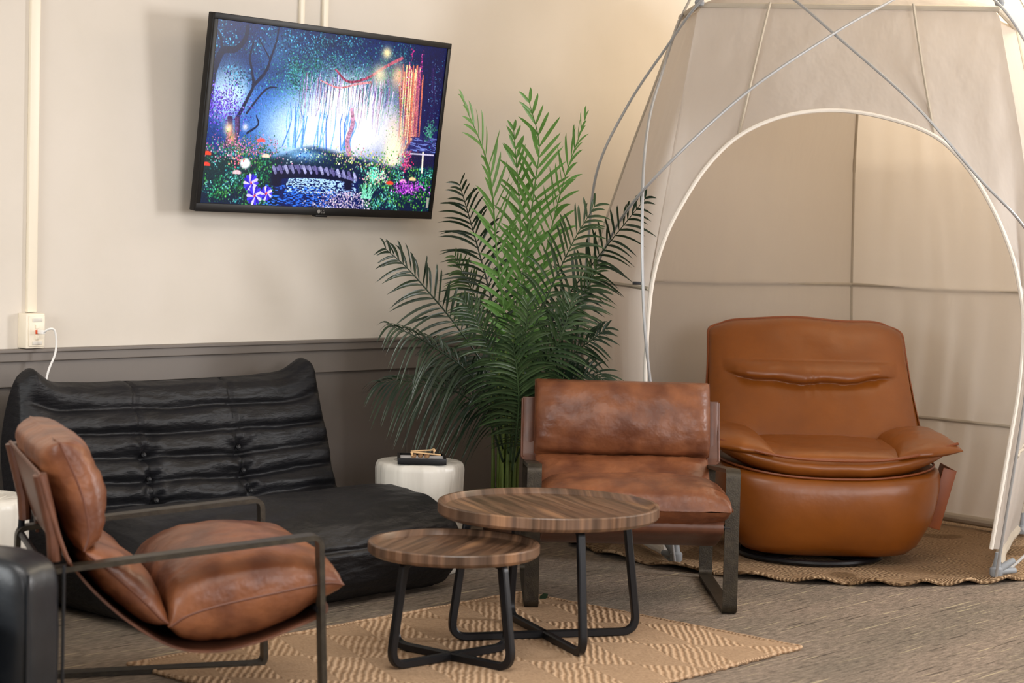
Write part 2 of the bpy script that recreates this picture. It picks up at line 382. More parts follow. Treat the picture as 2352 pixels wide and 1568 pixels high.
# ------------------------------------------------------------------ television
def srgb2lin(a):
    a = np.clip(a, 0, 1); return np.where(a <= .04045, a / 12.92, ((a + .055) / 1.055) ** 2.4)
def paint_screen(Wd=620, Hd=355):
    rng = np.random.RandomState(4)
    yy, xx = np.mgrid[0:Hd, 0:Wd]; x = xx / (Wd - 1.); y = yy / (Hd - 1.)
    asp = Wd / Hd
    img = np.zeros((Hd, Wd, 3)); img[:] = (.06, .15, .34)
    def blend(mask, col): 
        img[:] = img * (1 - mask[..., None]) + np.array(col) * mask[..., None]
    def g(cx, cy, rx, ry, p=1.): return np.exp(-(((x - cx) / rx) ** 2 + ((y - cy) / ry) ** 2) ** p)
    def smooth_noise(sx, sy, seed):
        r = np.random.RandomState(seed); gx = int(sx) + 2; gy = int(sy) + 2; a = r.rand(gy, gx)
        fx = x * sx; fy = y * sy; ix = fx.astype(int); iy = fy.astype(int); tx = fx - ix; ty = fy - iy
        tx = tx * tx * (3 - 2 * tx); ty = ty * ty * (3 - 2 * ty)
        return (a[iy, ix] * (1 - tx) + a[iy, ix + 1] * tx) * (1 - ty) + (a[iy + 1, ix] * (1 - tx) + a[iy + 1, ix + 1] * tx) * ty
    def dots(n, cx, cy, rx, ry, cols, smin, smax, uniform=False, stretch=1.):
        for _ in range(n):
            if uniform: px = cx + rx * (rng.rand() * 2 - 1); py = cy + ry * (rng.rand() * 2 - 1)
            else: px = cx + rx * rng.randn() * .6; py = cy + ry * rng.randn() * .6
            s = (smin + (smax - smin) * rng.rand()) * 1.05; c = np.array(cols[rng.randint(len(cols))]) * (.7 + .5 * rng.rand())
            ix, iy = px * Wd, py * Hd; r = int(max(s, s * stretch)) + 1
            x0, x1, y0, y1 = int(max(0, ix - r)), int(min(Wd, ix + r + 1)), int(max(0, iy - r)), int(min(Hd, iy + r + 1))
            if x1 <= x0 or y1 <= y0: continue
            sx = xx[y0:y1, x0:x1] - ix; sy = (yy[y0:y1, x0:x1] - iy) / stretch
            mk = np.clip(s + .5 - np.sqrt(sx ** 2 + sy ** 2), 0, 1)[..., None] * .9
            img[y0:y1, x0:x1] = img[y0:y1, x0:x1] * (1 - mk) + c * mk
    def stroke(pts, w0, w1, col, jit=0.):
        P = [Vector((a, b, 0)) for a, b in pts]; C = catmull(P, 24)
        for i, p in enumerate(C):
            k = i / (len(C) - 1); s = (w0 + (w1 - w0) * k) * 1.35; ix, iy = p.x * Wd, p.y * Hd; r = int(s) + 2
            x0, x1, y0, y1 = int(max(0, ix - r)), int(min(Wd, ix + r + 1)), int(max(0, iy - r)), int(min(Hd, iy + r + 1))
            if x1 <= x0 or y1 <= y0: continue
            mk = np.clip(s + .5 - np.hypot(xx[y0:y1, x0:x1] - ix, yy[y0:y1, x0:x1] - iy), 0, 1)[..., None]
            c = np.array(col) * (1 + jit * (rng.rand() - .5))
            img[y0:y1, x0:x1] = img[y0:y1, x0:x1] * (1 - mk) + c * mk
    # hazy blue depth, glows
    blend(.7 * g(.33, .5, .28, .30), (.34, .58, .90)); blend(.35 * g(.2, .3, .3, .3), (.25, .45, .7))
    blend(.9 * g(.07, .37, .085, .17, 2), (.86, .95, 1)); blend(.8 * g(.38, .60, .13, .16), (.86, .95, 1))
    blend(.55 * g(.26, .13, .1, .12), (.6, .85, .95))
    # dark crown at the top with light speckle
    top = np.clip((.36 + .06 * smooth_noise(12, 3, 8) - y) / .16, 0, 1) * (.5 + .5 * smooth_noise(9, 6, 3)); blend(.75 * top, (.05, .12, .25))
    for _ in range(46): 
        qx, qy = .62 * rng.rand(), .34 * rng.rand(); dots(70, qx, qy, .035, .045, [(.16, .40, .46), (.45, .72, .84), (.07, .2, .32), (.06, .16, .3)], .5, 1.7)
    for _ in range(34): 
        qx, qy = .36 + .5 * rng.rand(), .02 + .22 * rng.rand(); dots(70, qx, qy, .04, .04, [(.10, .30, .34), (.30, .55, .60), (.05, .14, .26), (.05, .12, .24)], .5, 1.7)
    dots(900, .36, .32, .12, .14, [(.1, .35, .35), (.3, .6, .6)], .6, 1.6)
    # big white light
    blend(np.clip(1.5 * g(.585, .44, .20, .20), 0, 1), (1, 1, 1)); blend(.95 * g(.60, .58, .24, .16), (.97, .96, 1)); blend(.7 * g(.38, .56, .14, .14), (.9, .96, 1))
    # soft far trees inside the light
    for k in range(26):
        a = .30 + .3 * rng.rand(); stroke([(a, .38 + .1 * rng.rand()), (a + .01 * rng.randn(), .52), (a + .01 * rng.randn(), .66)], .7, 1.2, [(.5, .68, .95), (.62, .78, 1), (.4, .55, .85)][k % 3], .2)
    # hanging leaf curtains that frame the glow
    for _ in range(60):
        qx = .30 + .14 * rng.rand() if _ % 2 else .46 + .32 * rng.rand(); qy = .16 + .16 * rng.rand() - (.04 if qx > .46 else 0)
        dots(26, qx, qy, .015, .05, [(.10, .34, .30), (.22, .5, .46), (.05, .16, .22), (.35, .62, .6)], .5, 1.4)
    # vines
    for _ in range(150):
        px = .36 + .42 * rng.rand(); l = .08 + .2 * rng.rand(); y0_ = .22 + .08 * rng.rand()
        c = [(.45, .38, .6), (.55, .4, .5), (.25, .4, .5), (.9, .85, 1), (.35, .55, .5)][rng.randint(5)]
        stroke([(px, y0_), (px + .004 * rng.randn(), y0_ + l / 2), (px + .004 * rng.randn(), y0_ + l)], .7, .3, c, .5)
    # glowing tree at the right
    stroke([(.60, .95 * .72), (.585, .6), (.60, .5), (.59, .42)], 5, 3, (.72, .58, .66), .4)
    blend(.7 * g(.93, .3, .12, .35, 2), (.10, .07, .24))
    for k in range(26):
        a = .80 + .09 * rng.rand(); stroke([(a - .02, .17), (a + .0, .35), (a + .012, .5), (a + .02 * rng.randn(), .66)], 1.3, .8, [(.75, .45, .38), (.4, .2, .28), (.95, .75, .6), (.5, .32, .4)][k % 4], .4)
    for k in range(14):
        a = .86 + .11 * rng.rand(); stroke([(a, .05 + .2 * rng.rand()), (a + .01, .3), (a + .015, .6)], 1.2, .8, [(.16, .1, .3), (.3, .22, .4), (.1, .12, .3)][k % 3], .4)
    stroke([(.50, .20), (.56, .26), (.64, .23), (.72, .15), (.79, .09)], 1.6, 2.6, (.55, .3, .38), .6)
    stroke([(.44, .27), (.52, .30), (.60, .27), (.66, .25)], 1, 1.8, (.85, .6, .62), .6)
    for k in range(40):
        a = .80 + .10 * rng.rand(); b0 = .12 + .1 * rng.rand(); stroke([(a, b0), (a + .008, b0 + .2), (a + .015, b0 + .42)], 1.3, .9, [(.85, .55, .45), (.55, .3, .34), (1, .85, .7), (.68, .42, .5)][k % 4], .3)
    blend(.95 * g(.72, .07, .022, .035), (1, .93, .75)); blend(.8 * g(.70, .20, .035, .06), (1, .93, .8)); blend(.8 * g(.78, .20, .03, .08), (1, .85, .72))
    blend(.95 * g(.80, .66, .05, .15, 1.3), (1, .97, .86)); blend(.5 * g(.79, .5, .035, .1), (1, .9, .8))
    dots(260, .80, .38, .05, .2, [(.5, .7, .4), (.9, .8, .95), (.3, .5, .3)], .5, 1.3)
    # left trees
    tr = (.06, .08, .20)
    stroke([(.0, .30), (.03, .17), (.08, .15), (.115, .09), (.12, .02)], 6, 3.2, tr, .3)
    stroke([(.03, .17), (.02, .1), (.0, .05)], 2.5, 1.4, tr); stroke([(.0, .44), (.005, .3)], 4.5, 5, tr)
    stroke([(.115, .52), (.15, .40), (.165, .33), (.15, .24), (.14, .18), (.15, .1)], 3, 1.3, tr, .3)
    stroke([(.17, .33), (.21, .25), (.225, .17), (.24, .08), (.245, 0)], 2.8, 1.1, tr, .3)
    stroke([(.15, .49), (.2, .38), (.23, .34), (.26, .335)], 1.8, 1, tr); stroke([(.22, .18), (.19, .12), (.17, .08)], 1.2, .7, tr)
    stroke([(.16, .6), (.20, .55), (.19, .5)], 1.8, .9, tr)
    dots(1300, .03, .46, .1, .1, [(.30, .18, .62), (.5, .38, .85), (.2, .12, .42), (.7, .6, .95)], .6, 1.6)
    for k in range(10): a = .075 + .05 * rng.rand(); stroke([(a, .52), (a + .005, .6), (a - .005, .68)], 1.6, 1, [(.2, .14, .3), (.35, .25, .4)][k % 2], .4)
    blend(.95 * g(.085, .585, .018, .035), (1, .9, .75)); blend(.8 * g(.10, .64, .015, .04), (1, .75, .5)); blend(.8 * g(.15, .57, .012, .02), (1, .95, .95))
    # meadow
    edge = np.clip((y - (.70 + .03 * np.sin(9 * x) - .04 * np.exp(-((x - .42) / .1) ** 2))) / .03, 0, 1); blend(.9 * edge, (.04, .10, .20))
    blend(edge * .7 * g(.0, .75, .35, .2), (.14, .24, .2))
    for _ in range(60):
        qx, qy = .27 * rng.rand(), .68 + .31 * rng.rand(); cc = [[(.10, .36, .26), (.30, .62, .46), (.05, .18, .2)], [(.25, .55, .55), (.62, .88, .86), (.06, .2, .26)], [(.16, .40, .2), (.4, .65, .4), (.04, .14, .16)]][rng.randint(3)]
        dots(38, qx, qy, .022, .035, cc, .7, 2.0)
    dots(900, .14, .68, .14, .06, [(.3, .5, .3), (.75, .45, .6), (.95, .7, .8), (.2, .35, .3)], .6, 1.6)
    for _ in range(70):
        qx, qy = .66 + .34 * rng.rand(), .72 + .27 * rng.rand(); cc = [[(.10, .34, .24), (.26, .56, .38), (.05, .16, .2)], [(.25, .55, .50), (.6, .86, .8), (.06, .2, .26)], [(.18, .40, .2), (.45, .66, .35), (.04, .14, .16)]][rng.randint(3)]
        dots(38, qx, qy, .022, .035, cc, .7, 2.0)
    dots(420, .66, .70, .18, .05, [(.45, .62, .3), (.9, .9, .6), (1, .75, .8), (.3, .5, .3), (.95, .95, .9)], .7, 2)
    # far stream
    blend(.8 * g(.40, .70, .08, .035), (.62, .80, .95)); dots(60, .41, .71, .07, .04, [(.1, .25, .5), (.9, .95, 1)], .6, 1.8)
    # pond
    wl = .30 + .06 * np.sin(y * 7) - .25 * np.clip(y - .85, 0, 1); wr = .66 + .05 * np.clip((y - .8) / .2, 0, 1)
    pond = np.clip((y - .80) / .02, 0, 1) * np.clip((x - wl) / .03, 0, 1) * np.clip((wr - x) / .03, 0, 1)
    blend(pond, (.04, .11, .30))
    for _ in range(700):
        px = .34 + .3 * rng.rand(); py = .82 + .10 * rng.rand() ** 1.6
        stroke([(px, py), (px + .006, py + .002 * rng.randn())], .4, .4, (.75, .85, 1), .3)
    for _ in range(260):
        px = .25 + .3 * rng.rand(); py = .88 + .12 * rng.rand()
        stroke([(px, py), (px + .01, py)], .35, .35, (.3, .5, .85), .4)
    for _ in range(700):
        py = .90 + .1 * rng.rand(); px = .62 + .15 * rng.randn() * .5 - (py - .9) * .4
        if px > .72: continue
        dots(1, px, py, 0.0, 0.0, [(.95, .88, .95), (.8, .7, .8), (.3, .3, .5), (1, .95, .95)], .7, 1.6)
    # bridge
    bt = .765 + .30 * (x - .42) ** 2 * 4 * .5; inb = np.clip((x - .275) / .005, 0, 1) * np.clip((.635 - x) / .005, 0, 1)
    arch = inb * np.clip((y - bt) / .004, 0, 1) * np.clip(((.835 + .30 * (x - .46) ** 2 * 2) - y) / .004, 0, 1); blend(arch, (.03, .05, .17))
    legs = np.clip((y - .8) / .01, 0, 1) * np.clip((.9 - y) / .02, 0, 1) * np.maximum(np.clip(1 - np.abs(x - .30) / .025, 0, 1), np.clip(1 - np.abs(x - .61) / .025, 0, 1)); blend(np.clip(legs * 2, 0, 1), (.05, .05, .16))
    stroke([(.285, .79), (.35, .775), (.42, .772), (.52, .785), (.63, .825)], 3.2, 2.8, (.46, .46, .60), .1)
    for k in range(15):
        a = .28 + .35 * k / 14; b0 = .765 + .6 * (a - .42) ** 2; stroke([(a, b0), (a + .012, b0 + .035)], 2.4, 2.2, [(.55, .55, .68), (.42, .40, .55), (.66, .66, .78)][k % 3], .3)
        stroke([(a + .009, b0 - .004), (a + .02, b0 + .035)], .6, .6, (.1, .1, .25))
    # flowers, lantern, mushrooms, roof
    for cx, cy, r in ((.195, .875, .026), (.215, .945, .028), (.262, .93, .02)):
        for k in range(14):
            a = 2 * PI * k / 14; stroke([(cx, cy), (cx + r * math.cos(a), cy + r * asp * math.sin(a))], 1.4, 2.2, [(.36, .3, .85), (.85, .82, 1), (.25, .18, .62)][k % 3])
        dots(6, cx, cy, .003, .006, [(.8, .25, .2)], 1.2, 1.8)
    for cx, cy in ((.95, .69), (.93, .70)): pass
    blend(g(.165, .77, .022, .03, 3), (1, 1, 1)); dots(30, .14, .75, .03, .03, [(1, .7, .6), (.95, .5, .6)], 1, 2)
    for cx, cy, c in ((.135, .825, (1, .8, .82)), (.245, .725, (1, .85, .78)), (.905, .81, (1, .8, .65)), (.01, .73, (.9, .35, .25)), (.01, .79, (.9, .35, .3)), (.80, .84, (.85, .35, .28)), (.86, .825, (.95, .7, .8)), (.22, .64, (.95, .45, .45))):
        blend(np.clip(1.3 * g(cx, cy, .017, .016, 3), 0, 1) * (y < cy + .006), c)
    roof = np.clip((x - (.885 - (y - .55) * .35)) / .01, 0, 1) * np.clip((y - .545) / .01, 0, 1) * np.clip((.64 - y) / .01, 0, 1); blend(roof, (.2, .2, .38))
    for k in range(90):
        py = .55 + .09 * rng.rand(); px = .87 + .13 * rng.rand(); stroke([(px, py), (px + .02, py + .002)], .5, .5, [(.5, .55, .75), (.12, .12, .28)][k % 2])
    under = np.clip((x - .87) / .01, 0, 1) * np.clip((y - .64) / .005, 0, 1) * np.clip((.74 - y) / .02, 0, 1); blend(under * .8, (.1, .08, .2))
    stroke([(.94, .64), (.945, .76)], 1.8, 1.8, (.95, .9, .85)); stroke([(.88, .65), (.99, .65)], 1.3, 1.3, (.8, .78, .85))
    dots(160, .865, .70, .025, .05, [(.85, .3, .5), (.95, .55, .7), (.5, .15, .3)], .7, 1.7)
    for cx in (.835, .885): dots(60, cx, .14, .008, .11, [(.85, .25, .55), (.95, .5, .75), (.5, .15, .4)], .7, 1.4, True)
    dots(160, .965, .3, .03, .25, [(.3, .7, .8), (.7, .9, 1), (.12, .3, .45)], .5, 1.3); dots(130, .96, .5, .025, .05, [(.25, .65, .45), (.6, .9, .75)], .8, 1.8)
    dots(330, .89, .86, .06, .035, [(.75, .35, .8), (.95, .65, 1), (.45, .2, .55)], .8, 1.9)
    dots(200, .73, .80, .05, .04, [(1, .75, .8), (1, .95, .85), (.7, .9, .75)], .8, 2)
    dots(120, .72, .785, .02, .04, [(.4, .8, .7), (.7, .95, .85)], .8, 2)
    for k in range(26):
        a = .67 + .05 * rng.rand(); stroke([(a, .93), (a + .02 * rng.randn(), .85)], .9, .4, (.55, .8, .7), .5)
    lum = img.mean(-1); nz = rng.rand(Hd, Wd); nz = nz * .6 + .4 * np.roll(nz, 1, 0)
    img[:] = img * (1 + (.75 * (nz - .5) * np.clip(1.1 - lum, 0, 1))[..., None])
    blend(.35 * np.clip((x - .86) / .1, 0, 1) * np.clip((.6 - y) / .1, 0, 1), (.07, .05, .2))
    img[:] = np.clip(img, 0, 1); lum = img.mean(-1, keepdims=True); img[:] = lum + (img - lum) * 1.35
    img[:] = np.clip(np.clip(img, 0, 1) ** 1.12 * 1.08, 0, 1)
    return img

def television():
    w_, h_ = 1.205, .704
    t = empty('television', (1.320, -.110, 1.297), 0, 'black framed flat television showing a glowing forest picture, mounted on the cream wall', 'television')
    t.rotation_euler = (R(7.2), 0, 0)          # tips forward: top further from the wall
    MB().box((-w_ / 2, 0, 0), (w_ / 2, .03, h_), .004).box((-w_ * .38, .03, .06), (w_ * .38, .06, h_ * .62), .01).build('body', M_tv, t)
    fr = MB()
    bz = .018
    for a, b in (((-w_ / 2, -.008, 0), (w_ / 2, 0, .030)), ((-w_ / 2, -.008, h_ - .022), (w_ / 2, 0, h_)), ((-w_ / 2, -.008, .03), (-w_ / 2 + bz, 0, h_ - .022)), ((w_ / 2 - bz, -.008, .03), (w_ / 2, 0, h_ - .022))):
        fr.box(a, b, .0015)
    fr.build('bezel', M_tv, t)
    MB().box((-.03, -.012, -.006), (.03, .01, .002), .002).build('sensor', M_tv, t)
    cx = -w_ / 2 + .018; sw = w_ - .036; z0 = .030; sh = h_ - .052
    img = paint_screen(); Hd, Wd, _ = img.shape
    me = bpy.data.meshes.new('screen')
    xs = cx + np.arange(Wd) / (Wd - 1) * sw; zs = z0 + sh * (1 - np.arange(Hd) / (Hd - 1))
    gx, gz = np.meshgrid(xs, zs); co = np.stack([gx, np.full_like(gx, -.002), gz], -1).reshape(-1)
    me.vertices.add(Wd * Hd); me.vertices.foreach_set('co', co)
    i = np.arange((Hd - 1) * Wd).reshape(Hd - 1, Wd)[:, :-1].ravel()
    q = np.stack([i, i + Wd, i + Wd + 1, i + 1], -1)
    me.loops.add(q.size); me.loops.foreach_set('vertex_index', q.ravel()); me.polygons.add(len(q)); me.polygons.foreach_set('loop_start', np.arange(len(q)) * 4)
    me.update(calc_edges=True); me.validate()
    at_ = me.color_attributes.new('picture', 'FLOAT_COLOR', 'POINT')
    c = np.ones((Hd * Wd, 4)); c[:, :3] = srgb2lin(img.reshape(-1, 3)); at_.data.foreach_set('color', c.ravel())
    m = bpy.data.materials.new('lit_screen'); m.use_nodes = True; nt = m.node_tree; b = nt.nodes['Principled BSDF']
    b.inputs['Base Color'].default_value = (.01, .01, .012, 1); b.inputs['Roughness'].default_value = .25; b.inputs['Specular IOR Level'].default_value = .12
    a = nt.nodes.new('ShaderNodeVertexColor'); a.layer_name = 'picture'
    nt.links.new(a.outputs[0], b.inputs['Emission Color']); b.inputs['Emission Strength'].default_value = 1.15
    me.materials.append(m); s = bpy.data.objects.new('screen', me); scene.collection.objects.link(s); s.parent = t
    MB().box((w_ / 2 - .036, -.004, .045), (w_ / 2 - .024, -.0025, .085)).build('sticker', M_sticker, t)
    # maker's mark on the lower bezel
    cu_ = bpy.data.curves.new('mark', 'FONT'); cu_.body = 'LG'; cu_.size = .018; cu_.extrude = .0004; cu_.align_x = 'LEFT'
    tmp = bpy.data.objects.new('mark', cu_); scene.collection.objects.link(tmp)
    bpy.context.view_layer.update(); dg = bpy.context.evaluated_depsgraph_get(); me = bpy.data.meshes.new_from_object(tmp.evaluated_get(dg))
    bpy.data.objects.remove(tmp); T = Matrix.Translation((-.004, -.009, .009)) @ Matrix.Rotation(PI / 2, 4, 'X')
    bm = bmesh.new(); bm.from_mesh(me); bm.transform(T)
    bmesh.ops.create_circle(bm, cap_ends=True, radius=.0075, segments=20, matrix=Matrix.Translation((-.014, -.0092, .0155)) @ Matrix.Rotation(PI / 2, 4, 'X'))
    bm.to_mesh(me); bm.free(); me.materials.clear(); me.materials.append(M_logo)
    o = bpy.data.objects.new('logo', me); scene.collection.objects.link(o); o.parent = t
    MB().box((-.12, .06, .22), (.12, .105, .44), .005).build('wall_mount', M_black, t)
television()

# ------------------------------------------------------------------ rugs
def rect_rug():
    x0, x1, y0, y1 = -.345, 1.322, -2.33, -1.178; n, k = 90, 60; v = []; f = []
    t = empty('jute_rug', ((x0 + x1) / 2, (y0 + y1) / 2, 0), 0, 'rectangular tan jute rug with ribbed patches under the two round tables', 'rug')
    for s, z in ((0, .009), (1, .0005)):
        for i in range(n + 1):
            for j in range(k + 1):
                a = i / n; b = j / k; e = .004 * math.sin(i * 2.1) * (1 if j in (0, k) else 0) + .004 * fbm((a * 6, 3, 0)) * (2 * b - 1)
                x = x0 + (x1 - x0) * a + (.005 * math.sin(j * 1.7) if i in (0, n) else 0); y = y0 + (y1 - y0) * b + e * 1.5
                zz = z + (.003 * fbm((x * 5, y * 5, 0)) if s == 0 else 0)
                v.append((x - (x0 + x1) / 2, y - (y0 + y1) / 2, max(zz, .0005)))
        b0 = s * (n + 1) * (k + 1)
        for i in range(n):
            for j in range(k): f.append([b0 + i * (k + 1) + j, b0 + (i + 1) * (k + 1) + j, b0 + (i + 1) * (k + 1) + j + 1, b0 + i * (k + 1) + j + 1])
    o = (n + 1) * (k + 1)
    edge = [i * (k + 1) for i in range(n + 1)] + [n * (k + 1) + j for j in range(1, k + 1)] + [i * (k + 1) + k for i in range(n - 1, -1, -1)] + [j for j in range(k - 1, 0, -1)]
    for i in range(len(edge)): a = edge[i]; b = edge[(i + 1) % len(edge)]; f.append([a, b, b + o, a + o])
    m = link('weave', v, f, M_jute, t)
    rim = [(x0, y0), (x1, y0), (x1, y1), (x0, y1)]; cxy = Vector(((x0 + x1) / 2, (y0 + y1) / 2, 0)); P = []
    for i in range(4):
        A = Vector((*rim[i], .008)) - cxy; B = Vector((*rim[(i + 1) % 4], .008)) - cxy
        for j in range(40): p = A.lerp(B, j / 40); P.append(p + Vector((.003 * math.sin(j * 2.1), .003 * math.cos(j * 1.7), 0)))
    MB().tube(P, .006, 6, closed=True).build('braided_edge', M_jute, t)
rect_rug()
def round_rug():
    c = W(1.31, 8.02); r0 = 1.10; n = 240; rings = [0, .2, .4, .6, .75, .85, .92, .97, 1]; v = []; f = []
    t = empty('round_rug', (c.x, c.y, 0), 0, 'round brown jute rug with a wavy rim under the tent', 'rug')
    def P(rr, a, dz):
        wv = math.sin(a * 30 + 3 * math.sin(a * 3)) ; e = max(0, (rr - .85) / .15)
        r = r0 * rr * (1 + .012 * e * math.sin(a * 30 + 3 * math.sin(a * 3) + .8)); z = .008 + dz + e * .011 * (1 + wv)
        return Vector((r * math.cos(a), r * math.sin(a), z))
    for s, dz in ((0, 0), (1, -.007)):
        b0 = len(v)
        for rr in rings:
            for i in range(n): v.append(P(rr, 2 * PI * i / n, dz))
        for k in range(len(rings) - 1):
            for i in range(n): j = (i + 1) % n; f.append([b0 + k * n + i, b0 + (k + 1) * n + i, b0 + (k + 1) * n + j, b0 + k * n + j])
    o = len(rings) * n; l = (len(rings) - 1) * n
    for i in range(n): j = (i + 1) % n; f.append([l + i, l + j, l + j + o, l + i + o])
    link('weave', v, f, M_jute2, t)
    MB().tube([P(1, 2 * PI * i / n, 0) for i in range(n)], .006, 6, closed=True).build('braided_edge', M_jute2, t)
round_rug()

# ------------------------------------------------------------------ coffee tables
def coffee_table(name, c, r, h, rim, axes, wood, label, legr, leg_top):
    t = empty(name, (c[0], c[1], .008), 0, label, 'table')
    h -= .008
    prof = [(0, h - rim + .001), (r - .012, h - rim + .001), (r - .004, h - rim + .006), (r, h - rim + .012), (r, h - .004), (r - .002, h - .001), (r - .006, h), (r - .012, h - .001), (r - .015, h - .004), (r - .024, h - .017), (r - .034, h - .020), (0, h - .020)]
    MB().lathe(prof, 96).build('table_top', wood, t, sharp=30)
    for i, ang in enumerate(axes):
        d = Vector((math.cos(ang), math.sin(ang), 0)); zt = h - rim - .003; zb = .013
        path = [d * -(leg_top - .05) + Vector((0, 0, zt)), d * -leg_top + Vector((0, 0, zt - .004)), d * -legr + Vector((0, 0, zb)), d * legr + Vector((0, 0, zb)), d * leg_top + Vector((0, 0, zt - .004)), d * (leg_top - .05) + Vector((0, 0, zt))]
        pth = fillet(path, .055, 8)
        s = .0115; q = [(-s, -.008), (-.008, -s), (.008, -s), (s, -.008), (s, .008), (.008, s), (-.008, s), (-s, .008)]
        if i: pth = [p + Vector((0, 0, .0)) for p in pth]
        MB().tube(pth, s, sec=q, side=Vector((-d.y, d.x, 0))).build('leg_frame', M_black, t, sharp=40)
        for sgn in (-1, 1):
            MB().lathe([(0, 0), (.010, 0), (.011, .004), (0, .006)], 12, d * sgn * (legr - .06) + Vector((0, 0, -.005))).build('foot', M_black, t)
    MB().lathe([(0, 0), (r * .45, 0), (r * .45, .004), (0, .004)], 24, (0, 0, h - rim - .005)).build('mounting_plate', M_black, t)
coffee_table('coffee_table', (.815, -1.725), .340, .43, .044, (R(-32.3), R(-117)), m_wood('walnut_large', R(-116.7)), 'taller and wider round walnut tray table with black metal legs, behind the small one', .300, .255)
coffee_table('coffee_table', (.376, -1.745), .249, .356, .038, (R(-5.2), R(-87.5)), m_wood('walnut_small', R(25)), 'smaller and lower round walnut tray table with black metal legs, in front', .228, .185)

# ------------------------------------------------------------------ sling lounge chairs
def path2(pts, n=8): return catmull([Vector((0, y, z)) for y, z in pts], n)
def sling_chair(loc, rz, label):
    t = empty('sling_chair', loc, rz, label, 'chair', 'brown leather sling chairs')
    sec = [(-.024, -.0065), (.024, -.0065), (.024, .0065), (-.024, .0065)]
    for s in (-1, 1):
        P = [(s * .331, -.008, .008), (s * .331, .012, .480), (s * .331, .680, .415), (s * .331, .688, .008)]
        MB().tube(fillet(P, .026, 6, closed=True), 0, sec=sec, side=(1, 0, 0), closed=True).build('side_frame', M_metal, t, sharp=40)
        MB().tube([(s * .331, .672, .41), (s * .331, .667, .50), (s * .331, .694, .635)], .009, 10).build('back_post', M_black, t)
    for y, z in ((.006, .290), (.672, .40)):
        MB().tube([(-.325, y, z), (.325, y, z)], .009, 10).build('cross_bar', M_black, t)
    # sling: a leather sheet from the back posts under the cushions to the front bar, wide wings at the back
    C = path2([(.700, .645), (.675, .56), (.645, .47), (.625, .43), (.56, .35), (.47, .270), (.365, .207), (.26, .192), (.15, .212), (.06, .244), (-.006, .270), (-.020, .288), (-.012, .306), (.015, .310)], 6)
    mb = MB(); v = []; f = []; nx = 24
    zt = .432
    for s2 in (0, 1):
        for i, p in enumerate(C):
            tg = (C[min(i + 1, len(C) - 1)] - C[max(i - 1, 0)]).normalized(); nn = Vector((0, tg.z, -tg.y))
            w_ = .362 if p.z > zt and p.y > .5 else .300
            if p.y > .5 and zt - .03 < p.z <= zt: w_ = .300 + .062 * (p.z - zt + .03) / .03
            for j in range(nx + 1):
                b = -1 + 2 * j / nx; v.append(p + Vector((b * w_, 0, 0)) + nn * (.003 if s2 else -.003))
        b0 = s2 * len(C) * (nx + 1)
        for i in range(len(C) - 1):
            for j in range(nx): f.append([b0 + i * (nx + 1) + j, b0 + (i + 1) * (nx + 1) + j, b0 + (i + 1) * (nx + 1) + j + 1, b0 + i * (nx + 1) + j + 1])
    o = len(C) * (nx + 1); K = nx + 1; E = [i * K for i in range(len(C))]; E2 = [i * K + nx for i in range(len(C))]
    loop = list(range(K)) + E2[1:] + [(len(C) - 1) * K + j for j in range(nx - 1, -1, -1)] + E[-2:0:-1]
    for i in range(len(loop)): a = loop[i]; b = loop[(i + 1) % len(loop)]; f.append([a, b, b + o, a + o])
    sl = link('sling', v, f, M_sling, t, sharp=50)
    # rolled, stitched wing edges and the sleeves that hold the back posts
    for s in (-1, 1):
        MB().tube([(s * .331, .662, .44), (s * .331, .666, .50), (s * .331, .682, .57), (s * .331, .700, .646)], 0, sec=[(.030 * math.cos(q), .017 * math.sin(q)) for q in np.linspace(0, 2 * PI, 13)[:-1]], side=(1, 0, 0)).build('post_sleeve', M_sling, sl)
        wing = [p for p in C if p.z > zt and p.y > .5]
        MB().tube([p + Vector((s * .360, 0, 0)) for p in wing] + [wing[-1] + Vector((s * .335, 0, -.012)), wing[-1] + Vector((s * .31, 0, -.03))], .0055, 8).build('rolled_edge', M_sling, sl)
    MB().tube([C[0] + Vector((x, 0, .001)) for x in np.linspace(-.36, .36, 12)], .0055, 8).build('rolled_edge', M_sling, sl)
    def pad(name, B, T, wd, seed, power=7, crease=0):
        Bc = path2(B, 10); Tc = path2(T, 10); nu, nv = 44, 60
        def fn(a, b, side):
            tt = (a + 1) / 2
            pb = arc_sample(Bc, [tt])[0]; pt = arc_sample(Tc, [tt])[0]; mid = (pb + pt) / 2; hv = (pt - pb) / 2
            k = max(0., 1 - abs(b) ** power) ** .4
            ww = wd * (1 - .035 * (1 - k) * 0 - .02 * (abs(a) ** 6))
            p = mid + hv * (side * k * (1.0 + .05 * math.cos(b * 2))) + Vector((b * ww, 0, 0))
            e = min(1, 3 * (1 - abs(b)) ** .7) if abs(b) < 1 else 0
            edge = max(abs(a), abs(b))
            q = Vector((p.x * 7, p.y * 9 + seed, p.z * 9))
            d = .007 * fbm(q, 3) * e
            # puckers running away from the seams
            d += .0045 * math.sin(b * 46 + 6 * fbm((b * 3, seed, 0))) * (abs(a) ** 5) * e * min(1, 9 * (1 - abs(a)))
            d += .0050 * math.sin(a * 30 + 5 * fbm((a * 3, seed, 1))) * (abs(b) ** 6) * e
            if hv.length > 1e-5: p = p + hv.normalized() * (side * d)
            return p
        v, f = puffy(fn, nu, nv); o = link(name, v, f, M_leather, t)
        for s in (-1, 1):
            mid = [(a + b) / 2 + Vector((s * (wd * .995), 0, 0)) for a, b in zip(arc_sample(Bc, np.linspace(.03, .97, 24)), arc_sample(Tc, np.linspace(.03, .97, 24)))]
            MB().tube(mid, .0032, 6).build('piping', M_pipe, o)
        return o
